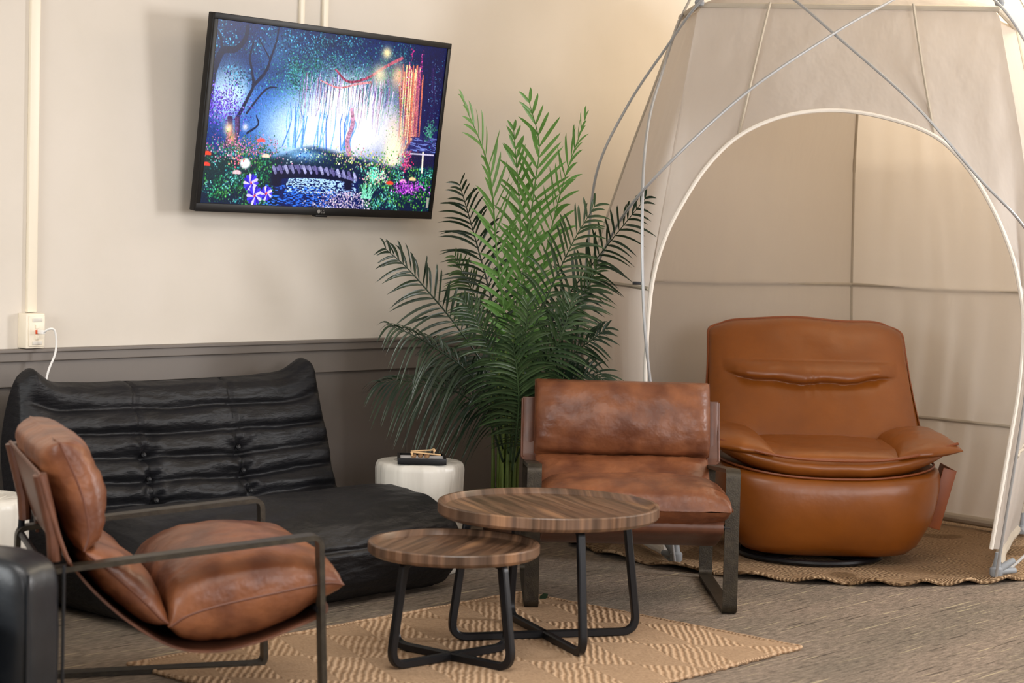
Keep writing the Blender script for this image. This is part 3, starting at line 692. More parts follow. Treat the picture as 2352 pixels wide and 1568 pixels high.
    pad('head_cushion', [(.655, .722), (.700, .690), (.674, .60), (.642, .53), (.618, .478), (.592, .450)], [(.655, .722), (.588, .712), (.534, .62), (.524, .54), (.538, .480), (.592, .450)], .318, 1)
    pad('lumbar_cushion', [(.590, .455), (.590, .415), (.53, .335), (.44, .262), (.372, .262)], [(.590, .455), (.540, .458), (.470, .420), (.400, .35), (.372, .262)], .312, 5)
    pad('seat_cushion', [(.385, .262), (.34, .218), (.24, .203), (.12, .228), (.03, .272), (-.035, .318), (-.060, .348)], [(.385, .262), (.375, .36), (.29, .420), (.16, .440), (.04, .432), (-.035, .404), (-.060, .352)], .326, 9)
    return t
sling_chair((1.3765, -1.617, 0), R(-47.3), 'brown mottled leather sling chair facing the camera behind the tall round table')
sling_chair((-.215, -1.708, 0), R(62.0), 'brown leather sling chair seen from the side, left, in front of the black sofa')

# ------------------------------------------------------------------ cognac recliner
def recliner():
    o0 = W(1.250, 7.66)
    t = empty('recliner', (o0.x, o0.y, .009), R(-48.3), 'large cognac leather swivel recliner standing inside the white tent', 'armchair')
    b = MB().lathe([(.27, 0), (.285, .004), (.29, .012), (.285, .02), (.27, .024), (.262, .012), (.27, 0)], 64, (-.05, -.12, 0))
    b.lathe([(0, .02), (.10, .02), (.12, .035), (.14, .06), (0, .06)], 32)
    for k in range(4):
        a = PI / 4 + k * PI / 2; b.tube([(-.05, -.12, .02), (-.05 + .27 * math.cos(a), -.12 + .27 * math.sin(a), .012)], .012, 8)
    b.build('swivel_base', M_black, t)
    # tub body: stacked superellipse sections
    v = []; f = []; n = 96
    sec = [(.026, .20, -.24, .22), (.029, .285, -.31, .27), (.041, .325, -.345, .30), (.072, .360, -.375, .32), (.12, .385, -.392, .34), (.17, .412, -.404, .35), (.22, .427, -.410, .36), (.275, .437, -.412, .36), (.31, .438, -.407, .36), (.328, .433, -.397, .355), (.335, .420, -.382, .345), (.330, .36, -.34, .32), (.32, .2, -.2, .2)]
    for z, hw, yf, yb in sec:
        for i in range(n):
            a = 2 * PI * i / n; ca, sa = math.cos(a), math.sin(a); e = 2 / 4.6
            x = hw * math.copysign(abs(ca) ** e, ca); yy_ = math.copysign(abs(sa) ** e, sa); cy = (yf + yb) / 2; y = cy + (yb - yf) / 2 * yy_
            up = max(0, (z - .2) / .16) * .045 * (abs(x) / .42) ** 2.2
            p = Vector((x, y, z + up)); p += Vector((0, -1, 0)) * (.004 * fbm((x * 5, z * 7, 2))); v.append(p)
    for k in range(len(sec) - 1):
        for i in range(n): j = (i + 1) % n; f.append([k * n + i, k * n + j, (k + 1) * n + j, (k + 1) * n + i])
    f.append(list(range(n))[::-1]); f.append([(len(sec) - 1) * n + i for i in range(n)])
    body = link('tub_body', v, f, M_cognac, t)
    P = []
    for i in range(n):
        a = 2 * PI * i / n; ca, sa = math.cos(a), math.sin(a); e = 2 / 3.6; x = .422 * math.copysign(abs(ca) ** e, ca); y = -.02 + .372 * math.copysign(abs(sa) ** e, sa)
        P.append((x, y, .338 + .045 * (abs(x) / .42) ** 2.2))
    MB().tube(P, .005, 6, closed=True).build('piping', M_cogpipe, body)
    # seat front roll (lower lip), curving up to the arm tips
    def lip(a, b, side):
        x = a * .475; k = max(0, 1 - abs(a) ** 5) ** .5; up = .095 * (abs(a)) ** 2.6
        yc = -.415 + .10 * abs(a) ** 3 + .62 * (b + 1) / 2
        th = .057 * k * max(0, 1 - abs(b) ** 4) ** .5 * (1 - .25 * abs(a) ** 3)
        z = .378 + up + side * th + .004 * fbm((x * 8, yc * 8, 1)) * k
        return Vector((x, yc, z))
    v, f = puffy(lip, 80, 40); link('seat_lip', v, f, M_cognac, t)
    rim = []
    for a in np.linspace(-.995, .995, 60): rim.append((a * .478, -.418 + .10 * abs(a) ** 3, .412 + .085 * abs(a) ** 2.6 * (1 - .2 * abs(a) ** 6)))
    MB().tube(rim, .006, 8).build('piping', M_cogpipe, t)
    # seat cushion
    def seat(a, b, side):
        x = a * .262; y = -.385 + .54 * (b + 1) / 2; k = max(0, 1 - abs(a) ** 6) ** .5 * max(0, 1 - abs(b) ** 8) ** .5
        return Vector((x, y, .412 + side * .028 * k + .02 * (b + 1) / 2 + .003 * fbm((x * 9, y * 9, 0)) * k))
    v, f = puffy(seat, 40, 40); link('seat_cushion', v, f, M_cognac, t)
    # arm pads
    for s in (-1, 1):
        def arm(a, b, side, s=s):
            k = max(0, 1 - abs(a) ** 2.4) ** .5 * max(0, 1 - abs(b) ** 3) ** .5
            y = -.395 + .60 * (b + 1) / 2 + (.05 * max(0, a)); x = s * (.365 + a * (.118 - .01 * b))
            zc = .442 + .012 * a + .010 * (b + 1) / 2
            th = (.060 if side > 0 else .03) * k
            return Vector((x, y, zc + side * th + .004 * fbm((x * 9, y * 9, 4)) * k))
        v, f = puffy(arm, 40, 48); link('arm_pad', v, f, M_cognac, t)
    # backrest
    def back(a, b, side):
        v_ = (b + 1) / 2; z = .395 + .512 * v_; hw = .462 - .050 * v_ - .012 * math.sin(v_ * PI)
        rc = max(0, (v_ - .86) / .14); hw -= .055 * rc ** 3.5; 
        zz = z - .028 * abs(a) ** 8 * rc + .006 * math.cos(a * 5 + .6) * rc
        x = a * hw; yb = .17 + .33 * v_ + .05 * v_ * v_
        k = max(0, 1 - abs(a) ** 5) ** .5 * max(0, 1 - abs(b) ** 10) ** .5
        th = .085 * k
        y = yb - side * th
        if side > 0:
            w2 = max(0, 1 - (x / .365) ** 2)
            zc = .690 - .036 * w2 + .004 * math.sin(x * 30)
            if w2 > 0:
                d = zz - zc; amt = min(1, w2 * 2.4)
                hg = .742 - zc
                if 0 < d < hg: y -= .045 * amt * math.sin(PI * d / hg) ** .55
                elif d >= hg: pass
                else: y += .012 * amt * math.exp(-(d / .03) ** 2)
                y -= .004 * amt * math.sin(x * 55 + 5 * fbm((x * 6, 0, 0))) * math.exp(-(d / .05) ** 2)
            y += .006 * fbm((x * 5, zz * 6, 7)) * k + .035 * (1 - v_) * abs(a) ** 3
        return Vector((x, y, zz))
    v, f = puffy(back, 110, 150); bk = link('backrest', v, f, M_cognac, t)
    P = []
    for b in np.linspace(-.9, 1, 50): P.append(back(-1, b, 1))
    for a in np.linspace(-1, 1, 40)[1:-1]: P.append(back(a, 1, 1))
    for b in np.linspace(1, -.9, 50): P.append(back(1, b, 1))
    MB().tube(P, .0075, 8).build('piping', M_cogpipe, bk)
    # hanging side pocket
    T = Matrix.Translation((.462, -.12, .26)) @ Matrix.Rotation(R(14), 4, 'Y')
    MB().box((-.004, -.13, -.13), (.004, .13, .11), .003, T).box((-.035, -.13, -.13), (.0, .13, -.10), .003, T).box((-.05, -.134, -.13), (.004, -.128, .11), .002, T).build('side_pocket', M_cogpipe, t)
recliner()

# ------------------------------------------------------------------ black pleated sofa
def sofa():
    L0, L1 = -.045, 1.215
    t = empty('sofa', ((L0 + L1) / 2, -.03, 0), 0, 'black low pleated leather sofa with button tufts against the taupe wainscot', 'sofa')
    cx = (L0 + L1) / 2; hl = (L1 - L0) / 2
    prof = [(-.10, .012), (-.055, .12), (-.045, .35), (-.055, .56), (-.075, .655), (-.115, .700), (-.165, .690), (-.205, .64), (-.240, .56), (-.272, .48), (-.305, .39), (-.335, .315), (-.375, .285), (-.45, .300), (-.56, .335), (-.70, .338), (-.83, .315), (-.92, .27), (-.965, .20), (-.965, .13), (-.93, .06), (-.87, .014), (-.80, .006), (-.60, .012), (-.30, .012)]
    C = catmull([Vector((0, y, z)) for y, z in prof], 14, closed=True); N = len(C)
    nx = 150; mid = Vector((0, -.42, .18))
    L = [0]
    for i in range(N): L.append(L[-1] + (C[(i + 1) % N] - C[i]).length)
    cre = [.625, .545, .465, .385, .315]                  # heights of the horizontal creases on the back
    ycre = [-.86, -.915]; 
    btn = [(.375 - cx, .465), (.375 - cx, .385), (.385 - cx, .315), (.79 - cx, .465), (.79 - cx, .385), (.80 - cx, .315)]
    v = []
    sx = [math.sin(PI / 2 * (-1 + 2 * i / nx)) * .35 + (-1 + 2 * i / nx) * .65 for i in range(nx + 1)]
    for a in sx:
        x = a * hl
        for i, p in enumerate(C):
            tg = (C[(i + 1) % N] - C[i - 1]).normalized(); nn = Vector((0, tg.z, -tg.y))
            q = p.copy(); d = 0
            front = 1 if (-.36 < p.y < -.13 and p.z > .28) else 0
            if front:
                zz = p.z + .012 * math.sin(x * 3.1 + 1) + .010 * fbm((x * 3, p.z * 5, 3))
                for c in cre: d -= (.016 if c > .6 else .020) * math.exp(-((zz - c) / .009) ** 2) * (.75 + .25 * math.sin(x * 7 + c * 30))
                d += .012 * abs(math.sin((zz - .305) / .08 * PI)) 
                for bx, bz in btn:
                    r2 = ((x - bx) / .035) ** 2 + ((p.z - bz) / .03) ** 2; d -= .030 * math.exp(-r2)
                    r3 = math.hypot(x - bx, (p.z - bz) * 1.0); an = math.atan2(p.z - bz, x - bx); d += .0045 * math.sin(an * 7 + bz * 20) * math.exp(-(r3 / .13) ** 2) * min(1, r3 / .03)
                for bx in (.375 - cx, .79 - cx): d -= .010 * math.exp(-((x - bx - .01 * math.sin(p.z * 20)) / .006) ** 2)
            d += .010 * fbm((x * 2.2, p.y * 7, p.z * 12 + 5), 3) + .004 * fbm((x * 6, p.y * 20, p.z * 26), 2)
            if p.y < -.36 and p.z > .02:
                d -= .008 * math.exp(-((p.z - .20) / .006) ** 2) * (p.y < -.9)
                d += .02 * math.exp(-((x + .32) / .28) ** 2) * math.exp(-((p.y + .72) / .2) ** 2)
            # horns at the two top corners
            e = hl - abs(x)
            if p.z > .55:
                g_ = math.exp(-(e / .085) ** 2) * max(0, min(1, (p.z - .58) / .10)); q.z += .062 * g_; q.y += -.015 * g_
            ec = 1 - math.exp(-(e / .05))
            scale = .028 * (1 - min(1, e / .04)) ** 2
            q += nn * (d * min(1, e / .03) - scale)
            if p.z < .02: q.z = max(q.z, .006)
            dx = .018 * math.sin(p.z * 9) if abs(a) > .9 else 0
            v.append(Vector((x + math.copysign(dx * (abs(a) - .9) * 10, a) if dx else x, q.y, max(q.z, .004))))
    f = []
    for i in range(nx):
        for k in range(N): k2 = (k + 1) % N; f.append([i * N + k, i * N + k2, (i + 1) * N + k2, (i + 1) * N + k])
    # side panels, slightly domed
    for s, base in ((-1, 0), (1, nx * N)):
        prev = [base + k for k in range(N)]
        for rr, dx in ((.03, .008), (.07, .012)):
            ring = []
            for k in range(N):
                p = v[base + k]; tg = (v[base + (k + 1) % N] - v[base + k - 1]); nn = Vector((0, tg.z, -tg.y)).normalized()
                c = p - nn * (rr * .22); c.x += s * dx; c.z = max(c.z, .005); ring.append(len(v)); v.append(c)
            for k in range(N): k2 = (k + 1) % N; f.append([prev[k], prev[k2], ring[k2], ring[k]])
            prev = ring
        from mathutils.geometry import tessellate_polygon
        for tri in tessellate_polygon([[Vector((v[q].y, v[q].z, 0)) for q in prev]]): f.append([prev[q] for q in tri])
    me_o = link('upholstery', v, f, M_sofa, t)
    return t, cx, btn
t, scx, sbtn = sofa()
for bx, bz in sbtn:
    y = np.interp(bz, [.315, .385, .465], [-.322, -.292, -.262])
    MB().lathe([(0, .006), (.006, .005), (.010, .001), (.010, -.004), (0, -.006)], 14).build('button', M_sofa, t)
    o = scene.collection.objects[-1] if False else [c for c in t.children if c.name.startswith('button')][-1]
    o.location = (bx, y - (-.0), bz); o.rotation_euler = (R(70), 0, 0)

# ------------------------------------------------------------------ black armchair at the left edge
def armchair():
    c = W(-1.085, 4.36)
    t = empty('armchair', (c.x, c.y, 0), R(-48.3 - 20), 'black leather armchair cut off by the left edge of the photo', 'armchair')
    def blob(name, cx_, cy_, cz, hx, hy, hz, p=5, parent=t, seed=0, nz_=.006):
        v = []; f = []; n = 24
        bm = bmesh.new(); bmesh.ops.create_cube(bm, size=2); bmesh.ops.subdivide_edges(bm, edges=bm.edges, cuts=n, use_grid_fill=True)
        for q in bm.verts:
            u = q.co; l = (abs(u.x) ** p + abs(u.y) ** p + abs(u.z) ** p) ** (1 / p); w_ = u / l
            q.co = Vector((cx_ + w_.x * hx, cy_ + w_.y * hy, cz + w_.z * hz)); d = nz_ * fbm(q.co * 5 + Vector((seed, 0, 0))); q.co += w_ * d; q.co.z = max(q.co.z, .004)
        bm.verts.index_update(); vv = [q.co.copy() for q in bm.verts]; ff = [[a.index for a in g.verts] for g in bm.faces]; bm.free()
        return link(name, vv, ff, M_soft, parent)
    # local +x is the way the chair faces, +y its far side
    a = blob('arm', -.42, 0, .243, .455, .085, .243, 9)
    blob('arm', -.42, -.74, .243, .455, .085, .243, 9, seed=3)
    blob('backrest', -.86, -.37, .38, .11, .46, .36, 6, seed=7)
    blob('seat_cushion', -.37, -.37, .29, .40, .285, .085, 5, seed=9)
    blob('seat_base', -.40, -.37, .12, .40, .285, .112, 8, seed=4)
    for y in (-.072, .072):
        MB().tube([(.036, y, z) for z in np.linspace(.03, .45, 12)], .004, 6).build('piping', M_soft, a)
armchair()

# ------------------------------------------------------------------ white stump tables
def stump(loc, r, h, seed, label):
    t = empty('stump_table', loc, 0, label, 'side table')
    v = []; f = []; n = 120
    prof = [(0, .0), (.9, .0), (.97, .006), (1.0, .03), (.99, .25), (.985, .5), (.985, .75), (1.0, .93), (.985, .965), (.955, .988), (.9, .997), (.75, 1.0), (.5, 1.0), (.25, 1.0), (0, 1.0)]
    for (a, b) in prof:
        for i in range(n):
            th = 2 * PI * i / n; k = 1 + .035 * fbm((math.cos(th) * 1.3, math.sin(th) * 1.3, seed)) + .014 * fbm((math.cos(th) * 6, math.sin(th) * 6, seed + b * .8))
            kn = math.exp(-(((th - 4.55 - .15) % (2 * PI)) ** 2) / .03 - ((b - .74) / .06) ** 2)
            rr = r * a * (k - .05 * kn) ; z = b * h
            if b > .99 and a < .8: z += .0015 * math.sin(a * 60)
            v.append((rr * math.cos(th), rr * math.sin(th), z))
    for k in range(len(prof) - 1):
        for i in range(n): j = (i + 1) % n; f.append([k * n + i, k * n + j, (k + 1) * n + j, (k + 1) * n + i])
    link('trunk', v, f, M_white, t)
    mb = MB()
    for q in (.3, .45, .6, .74): mb.tube([(r * q * math.cos(a), r * q * math.sin(a) * .97, h + .0005) for a in np.linspace(0, 2 * PI, 60)[:-1]], .0012, 5, closed=True)
    mb.build('growth_rings', M_white, t)
    return t
sp = W(-.326, 7.02)
stump((sp.x, sp.y, 0), .165, .405, 2, 'white tree stump side table between the black sofa and the potted palm')
s2 = W(-1.605, 5.70)
stump((s2.x, s2.y, 0), .17, .42, 6, 'white stump side table mostly hidden at the left edge behind the side-on sling chair')

# zen garden on the stump
tp = W(-.318, 6.96)
zr = R(-48.3 + 4)
t = empty('zen_garden_tray', (tp.x, tp.y, .4075), zr, 'small square black tray of white sand on the white stump table', 'tray')
fr = MB(); s = .088
for a, b in (((-s, -s, 0), (s, -s + .01, .022)), ((-s, s - .01, 0), (s, s, .022)), ((-s, -s + .01, 0), (-s + .01, s - .01, .022)), ((s - .01, -s + .01, 0), (s, s - .01, .022)), ((-s, -s, 0), (s, s, .004))): fr.box(a, b, .001)
fr.build('frame', M_black, t)
MB().box((-s + .01, -s + .01, .004), (s - .01, s - .01, .014)).build('sand', M_sand, t)
def onTray(x, y, z): return Vector((tp.x, tp.y, .4075)) + Matrix.Rotation(zr, 3, 'Z') @ Vector((x, y, z))
def rake(p, ang, tilt, ln, label):
    t = empty('miniature_rake', p, zr + ang, label, 'rake'); t.rotation_euler = (0, tilt, zr + ang)
    MB().tube([(0, 0, 0), (ln, 0, 0)], .0028, 8).build('handle', M_rake, t)
    MB().tube([(0, -.018, 0), (0, .018, 0)], .005, 8).build('head', M_rake, t)
    mb = MB()
    for k in range(5): y = -.014 + .007 * k; mb.tube([(0, y, 0), (.001, y, -.013)], .0013, 6)
    mb.build('teeth', M_rake, t)
rake(onTray(-.035, -.02, .037), R(-6), R(4), .105, 'pale wooden miniature rake lying on the zen tray, head to the left')
rake(onTray(.045, .02, .042), R(184), R(4), .085, 'pale wooden miniature rake lying on the zen tray, head to the right')
for i, (x, y, r_, lb) in enumerate(((-.03, .0, .011, 'leftmost brown pebble on the white sand tray'), (-.004, .012, .010, 'tan pebble in the middle of the white sand tray'), (.018, -.004, .011, 'rightmost brown pebble on the white sand tray'))):
    bm = bmesh.new(); bmesh.ops.create_icosphere(bm, subdivisions=3, radius=r_)
    for q in bm.verts: q.co.z *= .75; q.co *= 1 + .12 * fbm(q.co * 60 + Vector((i, 0, 0)))
    me = bpy.data.meshes.new('pebble'); bm.to_mesh(me); bm.free(); me.shade_smooth(); me.materials.append(M_stone)
    o = bpy.data.objects.new('pebble', me); scene.collection.objects.link(o); o.location = onTray(x, y, .014 + r_ * .7)
    tag(o, lb, 'pebble', 'pebbles on the sand tray')

# ------------------------------------------------------------------ palm
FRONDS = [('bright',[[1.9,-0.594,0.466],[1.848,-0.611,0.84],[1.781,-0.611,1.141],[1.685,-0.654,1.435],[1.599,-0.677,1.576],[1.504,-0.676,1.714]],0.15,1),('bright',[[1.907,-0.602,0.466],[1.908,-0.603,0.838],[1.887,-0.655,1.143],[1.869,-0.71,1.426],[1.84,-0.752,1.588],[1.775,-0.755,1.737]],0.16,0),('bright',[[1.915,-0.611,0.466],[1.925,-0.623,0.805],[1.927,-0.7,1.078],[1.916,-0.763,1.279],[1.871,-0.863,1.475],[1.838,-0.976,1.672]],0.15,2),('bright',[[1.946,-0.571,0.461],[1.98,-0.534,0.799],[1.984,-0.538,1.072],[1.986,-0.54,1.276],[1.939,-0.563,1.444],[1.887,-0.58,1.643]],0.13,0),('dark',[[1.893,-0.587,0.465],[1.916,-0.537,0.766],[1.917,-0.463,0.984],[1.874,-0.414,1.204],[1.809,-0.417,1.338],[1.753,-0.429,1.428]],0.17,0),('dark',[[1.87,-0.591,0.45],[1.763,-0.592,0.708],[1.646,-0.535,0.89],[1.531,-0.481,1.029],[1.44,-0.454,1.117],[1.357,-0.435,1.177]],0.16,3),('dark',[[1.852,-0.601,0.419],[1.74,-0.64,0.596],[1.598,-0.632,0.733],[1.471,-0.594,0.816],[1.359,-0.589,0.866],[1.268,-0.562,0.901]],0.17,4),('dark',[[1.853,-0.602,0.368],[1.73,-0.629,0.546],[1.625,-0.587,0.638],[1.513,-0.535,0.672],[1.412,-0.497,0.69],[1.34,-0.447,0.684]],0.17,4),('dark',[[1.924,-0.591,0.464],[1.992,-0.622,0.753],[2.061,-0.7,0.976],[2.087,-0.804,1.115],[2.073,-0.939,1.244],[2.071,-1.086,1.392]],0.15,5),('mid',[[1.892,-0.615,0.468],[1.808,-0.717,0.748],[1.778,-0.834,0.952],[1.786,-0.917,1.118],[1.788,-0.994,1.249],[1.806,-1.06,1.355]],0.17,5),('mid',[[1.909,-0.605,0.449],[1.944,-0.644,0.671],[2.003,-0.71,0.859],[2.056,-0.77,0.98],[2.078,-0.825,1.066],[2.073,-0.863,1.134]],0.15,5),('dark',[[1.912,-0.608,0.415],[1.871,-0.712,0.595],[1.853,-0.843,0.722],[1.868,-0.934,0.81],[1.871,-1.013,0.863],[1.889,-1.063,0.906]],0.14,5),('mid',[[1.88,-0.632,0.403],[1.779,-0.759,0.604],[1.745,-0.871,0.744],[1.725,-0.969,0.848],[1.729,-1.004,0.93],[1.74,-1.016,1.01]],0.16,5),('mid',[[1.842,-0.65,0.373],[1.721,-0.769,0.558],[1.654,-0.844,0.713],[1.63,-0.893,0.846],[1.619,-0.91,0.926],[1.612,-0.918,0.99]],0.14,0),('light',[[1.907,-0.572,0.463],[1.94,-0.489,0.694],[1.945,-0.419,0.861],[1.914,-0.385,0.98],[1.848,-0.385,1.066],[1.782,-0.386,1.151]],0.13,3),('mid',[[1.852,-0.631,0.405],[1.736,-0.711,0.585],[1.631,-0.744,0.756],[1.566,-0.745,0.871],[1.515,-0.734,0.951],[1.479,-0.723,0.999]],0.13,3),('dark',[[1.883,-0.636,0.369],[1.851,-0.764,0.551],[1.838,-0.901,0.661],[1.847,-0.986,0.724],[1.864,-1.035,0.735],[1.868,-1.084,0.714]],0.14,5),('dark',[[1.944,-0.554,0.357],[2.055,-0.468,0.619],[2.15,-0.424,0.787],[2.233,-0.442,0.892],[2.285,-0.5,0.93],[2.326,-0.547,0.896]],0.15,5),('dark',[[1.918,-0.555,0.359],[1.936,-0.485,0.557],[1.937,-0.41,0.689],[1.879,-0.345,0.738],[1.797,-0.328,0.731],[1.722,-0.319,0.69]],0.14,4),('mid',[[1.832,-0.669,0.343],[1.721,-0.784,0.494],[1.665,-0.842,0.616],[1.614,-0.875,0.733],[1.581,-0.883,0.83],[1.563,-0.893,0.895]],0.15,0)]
def palm():
    b = W(-.01, 7.42)
    t = empty('potted_palm', (b.x, b.y, 0), 0, 'tall artificial palm with bright and dark green fronds in the corner beside the tent', 'plant')
    base = Vector((b.x, b.y, 0)); rnd = random.Random(3)
    MB().lathe([(0, 0), (.055, 0), (.075, .01), (.088, .18), (.09, .235), (.094, .245), (.090, .25), (.084, .245), (.080, .22), (0, .22)], 40).build('pot', M_pot, t)
    MB().lathe([(0, .215), (.078, .216), (.082, .224), (0, .232)], 24).build('soil', M_pot, t)
    for k in range(13):
        a = 2 * PI * k / 13 + rnd.random() * .3; r0 = .018 + .035 * rnd.random(); r1 = r0 + .005 + .035 * rnd.random(); h = .66 + .25 * rnd.random()
        P = catmull([(r0 * math.cos(a), r0 * math.sin(a), .2), (r0 * 1.1 * math.cos(a), r0 * 1.1 * math.sin(a), .42), (r1 * math.cos(a + .1), r1 * math.sin(a + .1), h)], 6)
        MB().tube(P, [.0085 - .004 * i / (len(P) - 1) for i in range(len(P))], 8).build('cane', M_cane, t)
    for fi, (kind, pts, LL, style) in enumerate(FRONDS):
        rnd = random.Random(fi * 7 + 1)
        P = [Vector(p) - base for p in pts]; C = catmull(P, 12); n = len(C)
        mb = MB(); mb.tube(C, [.0050 - .0036 * i / (n - 1) for i in range(n)], 6)
        vn = (CAM - (C[n // 2] + base)).normalized(); hz = vn.copy(); hz.z = 0; hz.normalize()
        # face of the frond, turned a little differently for every frond
        tw = {0: .25, 1: .9, 2: -.9, 3: .45, 4: .8, 5: -.4}[style]
        NL = int((25 if kind == 'bright' else 31) + 3 * rnd.random()); start = .20 if kind == 'bright' else .24
        sm = arc_sample(C, [start + (1 - start) * i / (NL - 1) for i in range(NL)])
        for i, p in enumerate(sm):
            k = i / (NL - 1); q = sm[min(i + 1, NL - 1)] - sm[max(i - 1, 0)]; tg = q.normalized()
            fn_ = (hz - tg * hz.dot(tg)).normalized(); fn_ = Matrix.Rotation(tw * (.6 + .6 * k), 3, tg) @ fn_
            sd = tg.cross(fn_).normalized()
            for s in (-1, 1):
                if k > .985 and s == 1: pass
                ln = LL * (1.12 if kind == 'bright' else 1.15) * (.62 + .55 * math.sin(PI * min(1, k * 1.02) ** .85)) * (.86 + .25 * rnd.random()) * (1.0 - .35 * max(0, k - .85) / .15)
                al = R((52 if kind == 'bright' else 62) - 32 * k + 8 * rnd.uniform(-1, 1))
                d = (sd * s * math.sin(al) + tg * math.cos(al) + fn_ * (.22 + .15 * rnd.uniform(-1, 1))).normalized()
                droop = (.42 if kind != 'bright' else .12) * (1 - .3 * k) + .08 * rnd.random()
                if style == 4: droop += .45
                wd = (.0082 if kind == 'bright' else .0066) * (1 - .25 * k); m_ = 6; vv = []
                wdv = d.cross(fn_).normalized(); wdv = (wdv + fn_ * .35 * rnd.uniform(-1, 1)).normalized()
                for j in range(m_ + 1):
                    u = j / m_; c = p + d * (ln * u) + Vector((0, 0, -1)) * (droop * ln * u * u) - fn_ * (.10 * ln * u * u)
                    ww = wd * (math.sin(PI * min(1, .12 + u * .88)) ** .55 if u < 1 else 0) * (1 if u > 0 else .4)
                    vv += [c - wdv * ww + fn_ * .0016 * (u < 1), c, c + wdv * ww + fn_ * .0016 * (u < 1)]
                ff = []
                for j in range(m_): a0 = j * 3; ff += [[a0, a0 + 1, a0 + 4, a0 + 3], [a0 + 1, a0 + 2, a0 + 5, a0 + 4]]
                mb.add(vv, ff)
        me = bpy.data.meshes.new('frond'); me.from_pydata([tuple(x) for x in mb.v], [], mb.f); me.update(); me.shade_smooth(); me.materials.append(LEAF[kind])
        o = bpy.data.objects.new('frond', me); scene.collection.objects.link(o); o.parent = t
        if kind == 'bright': o['label'] = 'bright fresh green frond standing upright'
palm()
lp = Vector((1.28, -1.30, .004))
MB().add([lp + Vector(p) for p in ((0, 0, .001), (.012, .008, .012), (.028, .006, .02), (.04, -.004, .018), (.028, -.012, .008), (.012, -.010, .002))], [[0, 1, 5], [1, 2, 4, 5], [2, 3, 4]]).build('fallen_leaf', LEAF['dark'])
tag(bpy.data.objects['fallen_leaf'], 'tiny dark green fallen leaf on the carpet by the sling chair post', 'leaf')

# ------------------------------------------------------------------ tent
POLES = {'A':[[2.834,-0.199,-0.06],[2.845,-0.152,0.272],[2.789,-0.195,0.757],[2.664,-0.325,1.194],[2.569,-0.443,1.522],[2.57,-0.595,1.789],[2.549,-0.796,2.009],[2.511,-0.979,2.171],[2.564,-1.114,2.284]],'B':[[2.19,-1.191,0.017],[2.097,-1.191,0.377],[2.019,-1.179,0.707],[1.98,-1.165,0.998],[2.0,-1.128,1.416],[2.152,-1.028,1.684],[2.34,-0.938,1.883],[2.699,-0.74,2.122],[2.907,-0.673,2.3]],'C':[[2.785,-0.235,-0.05],[2.633,-0.29,0.394],[2.523,-0.392,0.776],[2.431,-0.514,1.0],[2.248,-0.759,1.205],[1.971,-1.155,1.422],[2.2,-1.412,1.77],[2.585,-1.558,2.033],[2.886,-1.626,2.187],[3.106,-1.647,2.294]],'D':[[2.662,-1.149,2.293],[2.635,-1.344,2.177],[2.602,-1.548,2.035],[2.626,-1.89,1.762],[2.702,-2.126,1.494],[2.833,-2.242,1.326],[3.272,-2.21,1.068],[3.753,-2.073,0.668],[3.988,-1.886,0.216],[3.977,-1.753,0.01]],'E':[[2.875,-2.169,0.021],[2.819,-2.227,0.254],[2.781,-2.29,0.599],[2.784,-2.308,0.807],[2.806,-2.303,1.043],[2.918,-2.263,1.36],[3.196,-2.124,1.779],[3.523,-1.89,2.136],[3.609,-1.761,2.31]],'F':[[3.14,-1.761,2.308],[3.127,-1.941,2.186],[3.227,-2.009,2.051],[3.567,-2.014,1.806],[3.886,-1.996,1.379],[4.056,-1.962,0.831],[4.045,-1.874,0.304],[4.003,-1.752,0.011]],'G':[[2.201,-1.173,0.014],[2.281,-1.052,0.035],[2.417,-0.798,0.119],[2.583,-0.534,0.273],[2.795,-0.246,0.57]],'H':[[2.898,-2.165,0.013],[3.146,-2.143,0.067],[3.568,-2.091,0.168],[3.915,-2.03,0.384],[4.073,-1.981,0.684]]}
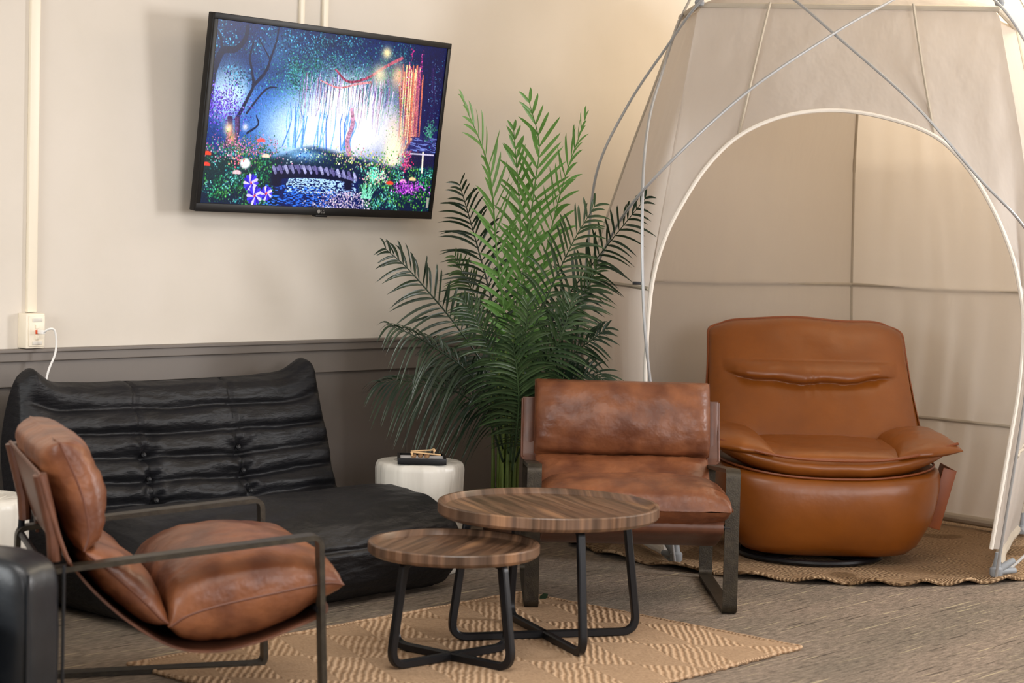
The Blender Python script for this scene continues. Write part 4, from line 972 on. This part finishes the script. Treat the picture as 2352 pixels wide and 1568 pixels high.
def tent():
    c = W(1.31, 8.02)
    t = empty('tent', (c.x, c.y, 0), 0, 'white five sided pop up tent with arched opening and crossing poles around the recliner', 'tent')
    cen = Vector((c.x, c.y, 0)); 
    def Q(X, Z, h): return W(X, Z, h) - cen
    ring = {0.022: [(.63, 7.27), (1.842, 7.13), (2.20, 8.2), (1.60, 8.95), (.325, 8.35)],
            .55: [(.53, 7.23), (1.900, 7.10), (2.29, 8.2), (1.595, 8.96), (.318, 8.35)],
            1.06: [(.508, 7.20), (1.918, 7.08), (2.32, 8.2), (1.58, 8.96), (.315, 8.35)],
            1.60: [(.60, 7.40), (1.915, 7.28), (2.24, 8.18), (1.56, 8.90), (.48, 8.25)],
            2.17: [(.702, 7.65), (1.850, 7.5), (2.08, 8.12), (1.52, 8.60), (.668, 8.10)]}
    hs = sorted(ring)
    def edge(k, h):
        for i in range(len(hs) - 1):
            if h <= hs[i + 1] + 1e-9: break
        a = (h - hs[i]) / (hs[i + 1] - hs[i]); p = Vector(ring[hs[i]][k]).lerp(Vector(ring[hs[i + 1]][k]), a); return Q(p.x, p.y, h)
    ctr = Q(1.30, 8.05, 0)
    def face_pt(k, u, h):
        p = edge(k, h).lerp(edge((k + 1) % 5, h), u); inn = (Vector((ctr.x, ctr.y, 0)) - Vector((p.x, p.y, 0))).normalized()
        b = math.sin(PI * u); d = .03 * b * (1 if h > 1.06 else .5) + .010 * b * fbm((u * 9 + k * 5, h * 1.2, k), 2) + .006 * b * math.sin(u * 40 + h * 2 + k) * max(0, math.sin(h * 3))
        return p + inn * d
    nu, nh = 40, 60
    for k in (1, 2, 3, 4):
        v = []; f = []
        for j in range(nh + 1):
            h = .022 + (2.17 - .022) * j / nh
            for i in range(nu + 1): v.append(face_pt(k, i / nu, h))
        for j in range(nh):
            for i in range(nu): a = j * (nu + 1) + i; f.append([a, a + 1, a + nu + 2, a + nu + 1])
        pn = link('fabric_panel', v, f, M_fabric, t)
        for h in (.47, 1.055):
            MB().tube([face_pt(k, i / 30, h) for i in range(31)], .0085, 6).build('horizontal_seam', M_seam, pn)
        if k in (1, 2, 3):
            MB().tube([edge((k + 1) % 5, h) for h in np.linspace(.03, 2.16, 30)], .008, 6).build('corner_seam', M_seam, pn)
        # hem sleeve rolled around the floor pole
        MB().tube([face_pt(k, .06 + .88 * i / 20, .0225) + Vector((0, 0, .022)) for i in range(21)], .021, 10).build('hem_sleeve', M_seam if k in (1, 2) else M_bind, pn)
    # front panel above the arch
    arch = [(.600, 7.25, .10), (.535, 7.225, .45), (.508, 7.22, .70), (.509, 7.20, .92), (.522, 7.20, 1.085), (.558, 7.21, 1.23), (.614, 7.22, 1.357), (.715, 7.25, 1.52), (.841, 7.28, 1.644), (1.01, 7.30, 1.722), (1.203, 7.31, 1.748), (1.40, 7.29, 1.722), (1.575, 7.25, 1.655), (1.69, 7.21, 1.54), (1.775, 7.15, 1.389), (1.838, 7.12, 1.24), (1.870, 7.10, 1.117), (1.893, 7.10, .973), (1.89, 7.10, .75), (1.862, 7.11, .5), (1.815, 7.12, .12)]
    A = catmull([Q(*p) for p in arch], 6)
    n = len(A); top = []
    Tl = edge(0, 2.17); Tr = edge(1, 2.17); v = []; f = []; m_ = 24
    for i, p in enumerate(A):
        # outer line: front left edge up, along the roof ring, down the front right edge
        h = p.z
        if p.z < 1.10: 
            kk = 0 if i < n / 2 else 1; q = edge(kk, max(.03, p.z)); q = q + (Vector((0, 0, 0)))
            if (q - p).length < .004: q = p + (RX * (-.006 if kk == 0 else .006))
        else:
            s = 0; i0 = next(j for j, a in enumerate(A) if a.z >= 1.10); i1 = n - 1 - next(j for j, a in enumerate(A[::-1]) if a.z >= 1.10)
            u = (i - i0) / (i1 - i0)
            if u < .16: q = edge(0, 1.10 + (2.17 - 1.10) * u / .16)
            elif u > .84: q = edge(1, 1.10 + (2.17 - 1.10) * (1 - u) / .16)
            else: q = Tl.lerp(Tr, (u - .16) / .68)
        for j in range(m_ + 1):
            b = j / m_; w_ = p.lerp(q, b); s = math.sin(PI * b); w_ = w_ + FZ * (.012 * s * fbm((i * .12, b * 1.5, 3), 2)) + FZ * (.02 * s) * (h > 1.1)
            v.append(w_)
    for i in range(n - 1):
        for j in range(m_): a = i * (m_ + 1) + j; f.append([a, a + 1, a + m_ + 2, a + m_ + 1])
    fp = link('front_panel', v, f, M_fabric, t)
    MB().tube(A, .008, 8).build('arch_binding', M_bind, fp)
    for a, b in (((.975, 7.585, 2.18), (.836, 7.285, 1.644)), ((1.520, 7.50, 2.18), (1.572, 7.255, 1.655))):
        MB().tube([Q(*a).lerp(Q(*b), i / 10) + FZ * (.018 * math.sin(PI * i / 10)) for i in range(11)], .0065, 6).build('panel_seam', M_seam, fp)
    # roof: shallow fabric crown above the ring
    v = []; f = []; ap = Q(1.30, 8.05, 2.36); rr = [edge(k, 2.17) for k in range(5)]; n2 = 12; per = [rr[k].lerp(rr[(k + 1) % 5], i / n2) for k in range(5) for i in range(n2)]
    for j in range(11):
        b = j / 10
        for p in per: q = p.lerp(ap, b); q.z = 2.17 + .19 * math.sin(b * PI / 2); v.append(q)
    m2 = len(per)
    for j in range(10):
        for i in range(m2): k = (i + 1) % m2; f.append([j * m2 + i, j * m2 + k, (j + 1) * m2 + k, (j + 1) * m2 + i])
    rf = link('roof', v, f, M_fabric, t)
    MB().tube(per, .012, 8, closed=True).build('roof_piping', M_seam, rf)
    # poles
    for k, pts in POLES.items():
        MB().tube(catmull([Vector(p) - cen for p in pts], 10), .0058, 8).build('pole', M_pole, t)
    # foot hubs: a moulded socket with three arms
    for name, p, dirs in (('FL', (.648, 7.24), ((-.45, .75, 0), (-.35, .35, .45), (-.06, .0, 1))), ('FR', (1.832, 7.10), ((.9, .35, 0), (.9, .3, .5), (.08, 0, 1))), ('L', (.29, 8.38), ((.3, -.9, 0), (0, 0, 1))), ('R', (2.22, 8.2), ((-.3, -.9, 0), (0, 0, 1)))):
        b = Q(p[0], p[1], .040); mb = MB()
        mb.lathe([(0, -.022), (.018, -.022), (.024, -.012), (.024, .010), (.016, .018), (0, .02)], 16, b)
        for d in dirs:
            dv = (RX * d[0] + FZ * d[1] + Vector((0, 0, d[2]))).normalized()
            mb.tube([b, b + dv * (.085 if d[2] < .9 else .07)], [.017, .011], 12)
        mb.build('foot_hub', M_hub, t)
    for p in ((.702, 7.62, 2.177), (1.845, 7.46, 2.19)):
        MB().lathe([(0, -.015), (.016, -.012), (.02, 0), (.016, .012), (0, .015)], 14, Q(*p)).build('roof_hub', M_hub, t)
    MB().box((-.016, -.002, -.006), (.016, .002, .006), .001, Matrix.Translation(Q(.462, 7.195, 1.075)) @ Matrix.Rotation(R(-48.3), 4, 'Z')).build('clip', M_black, t)
tent()
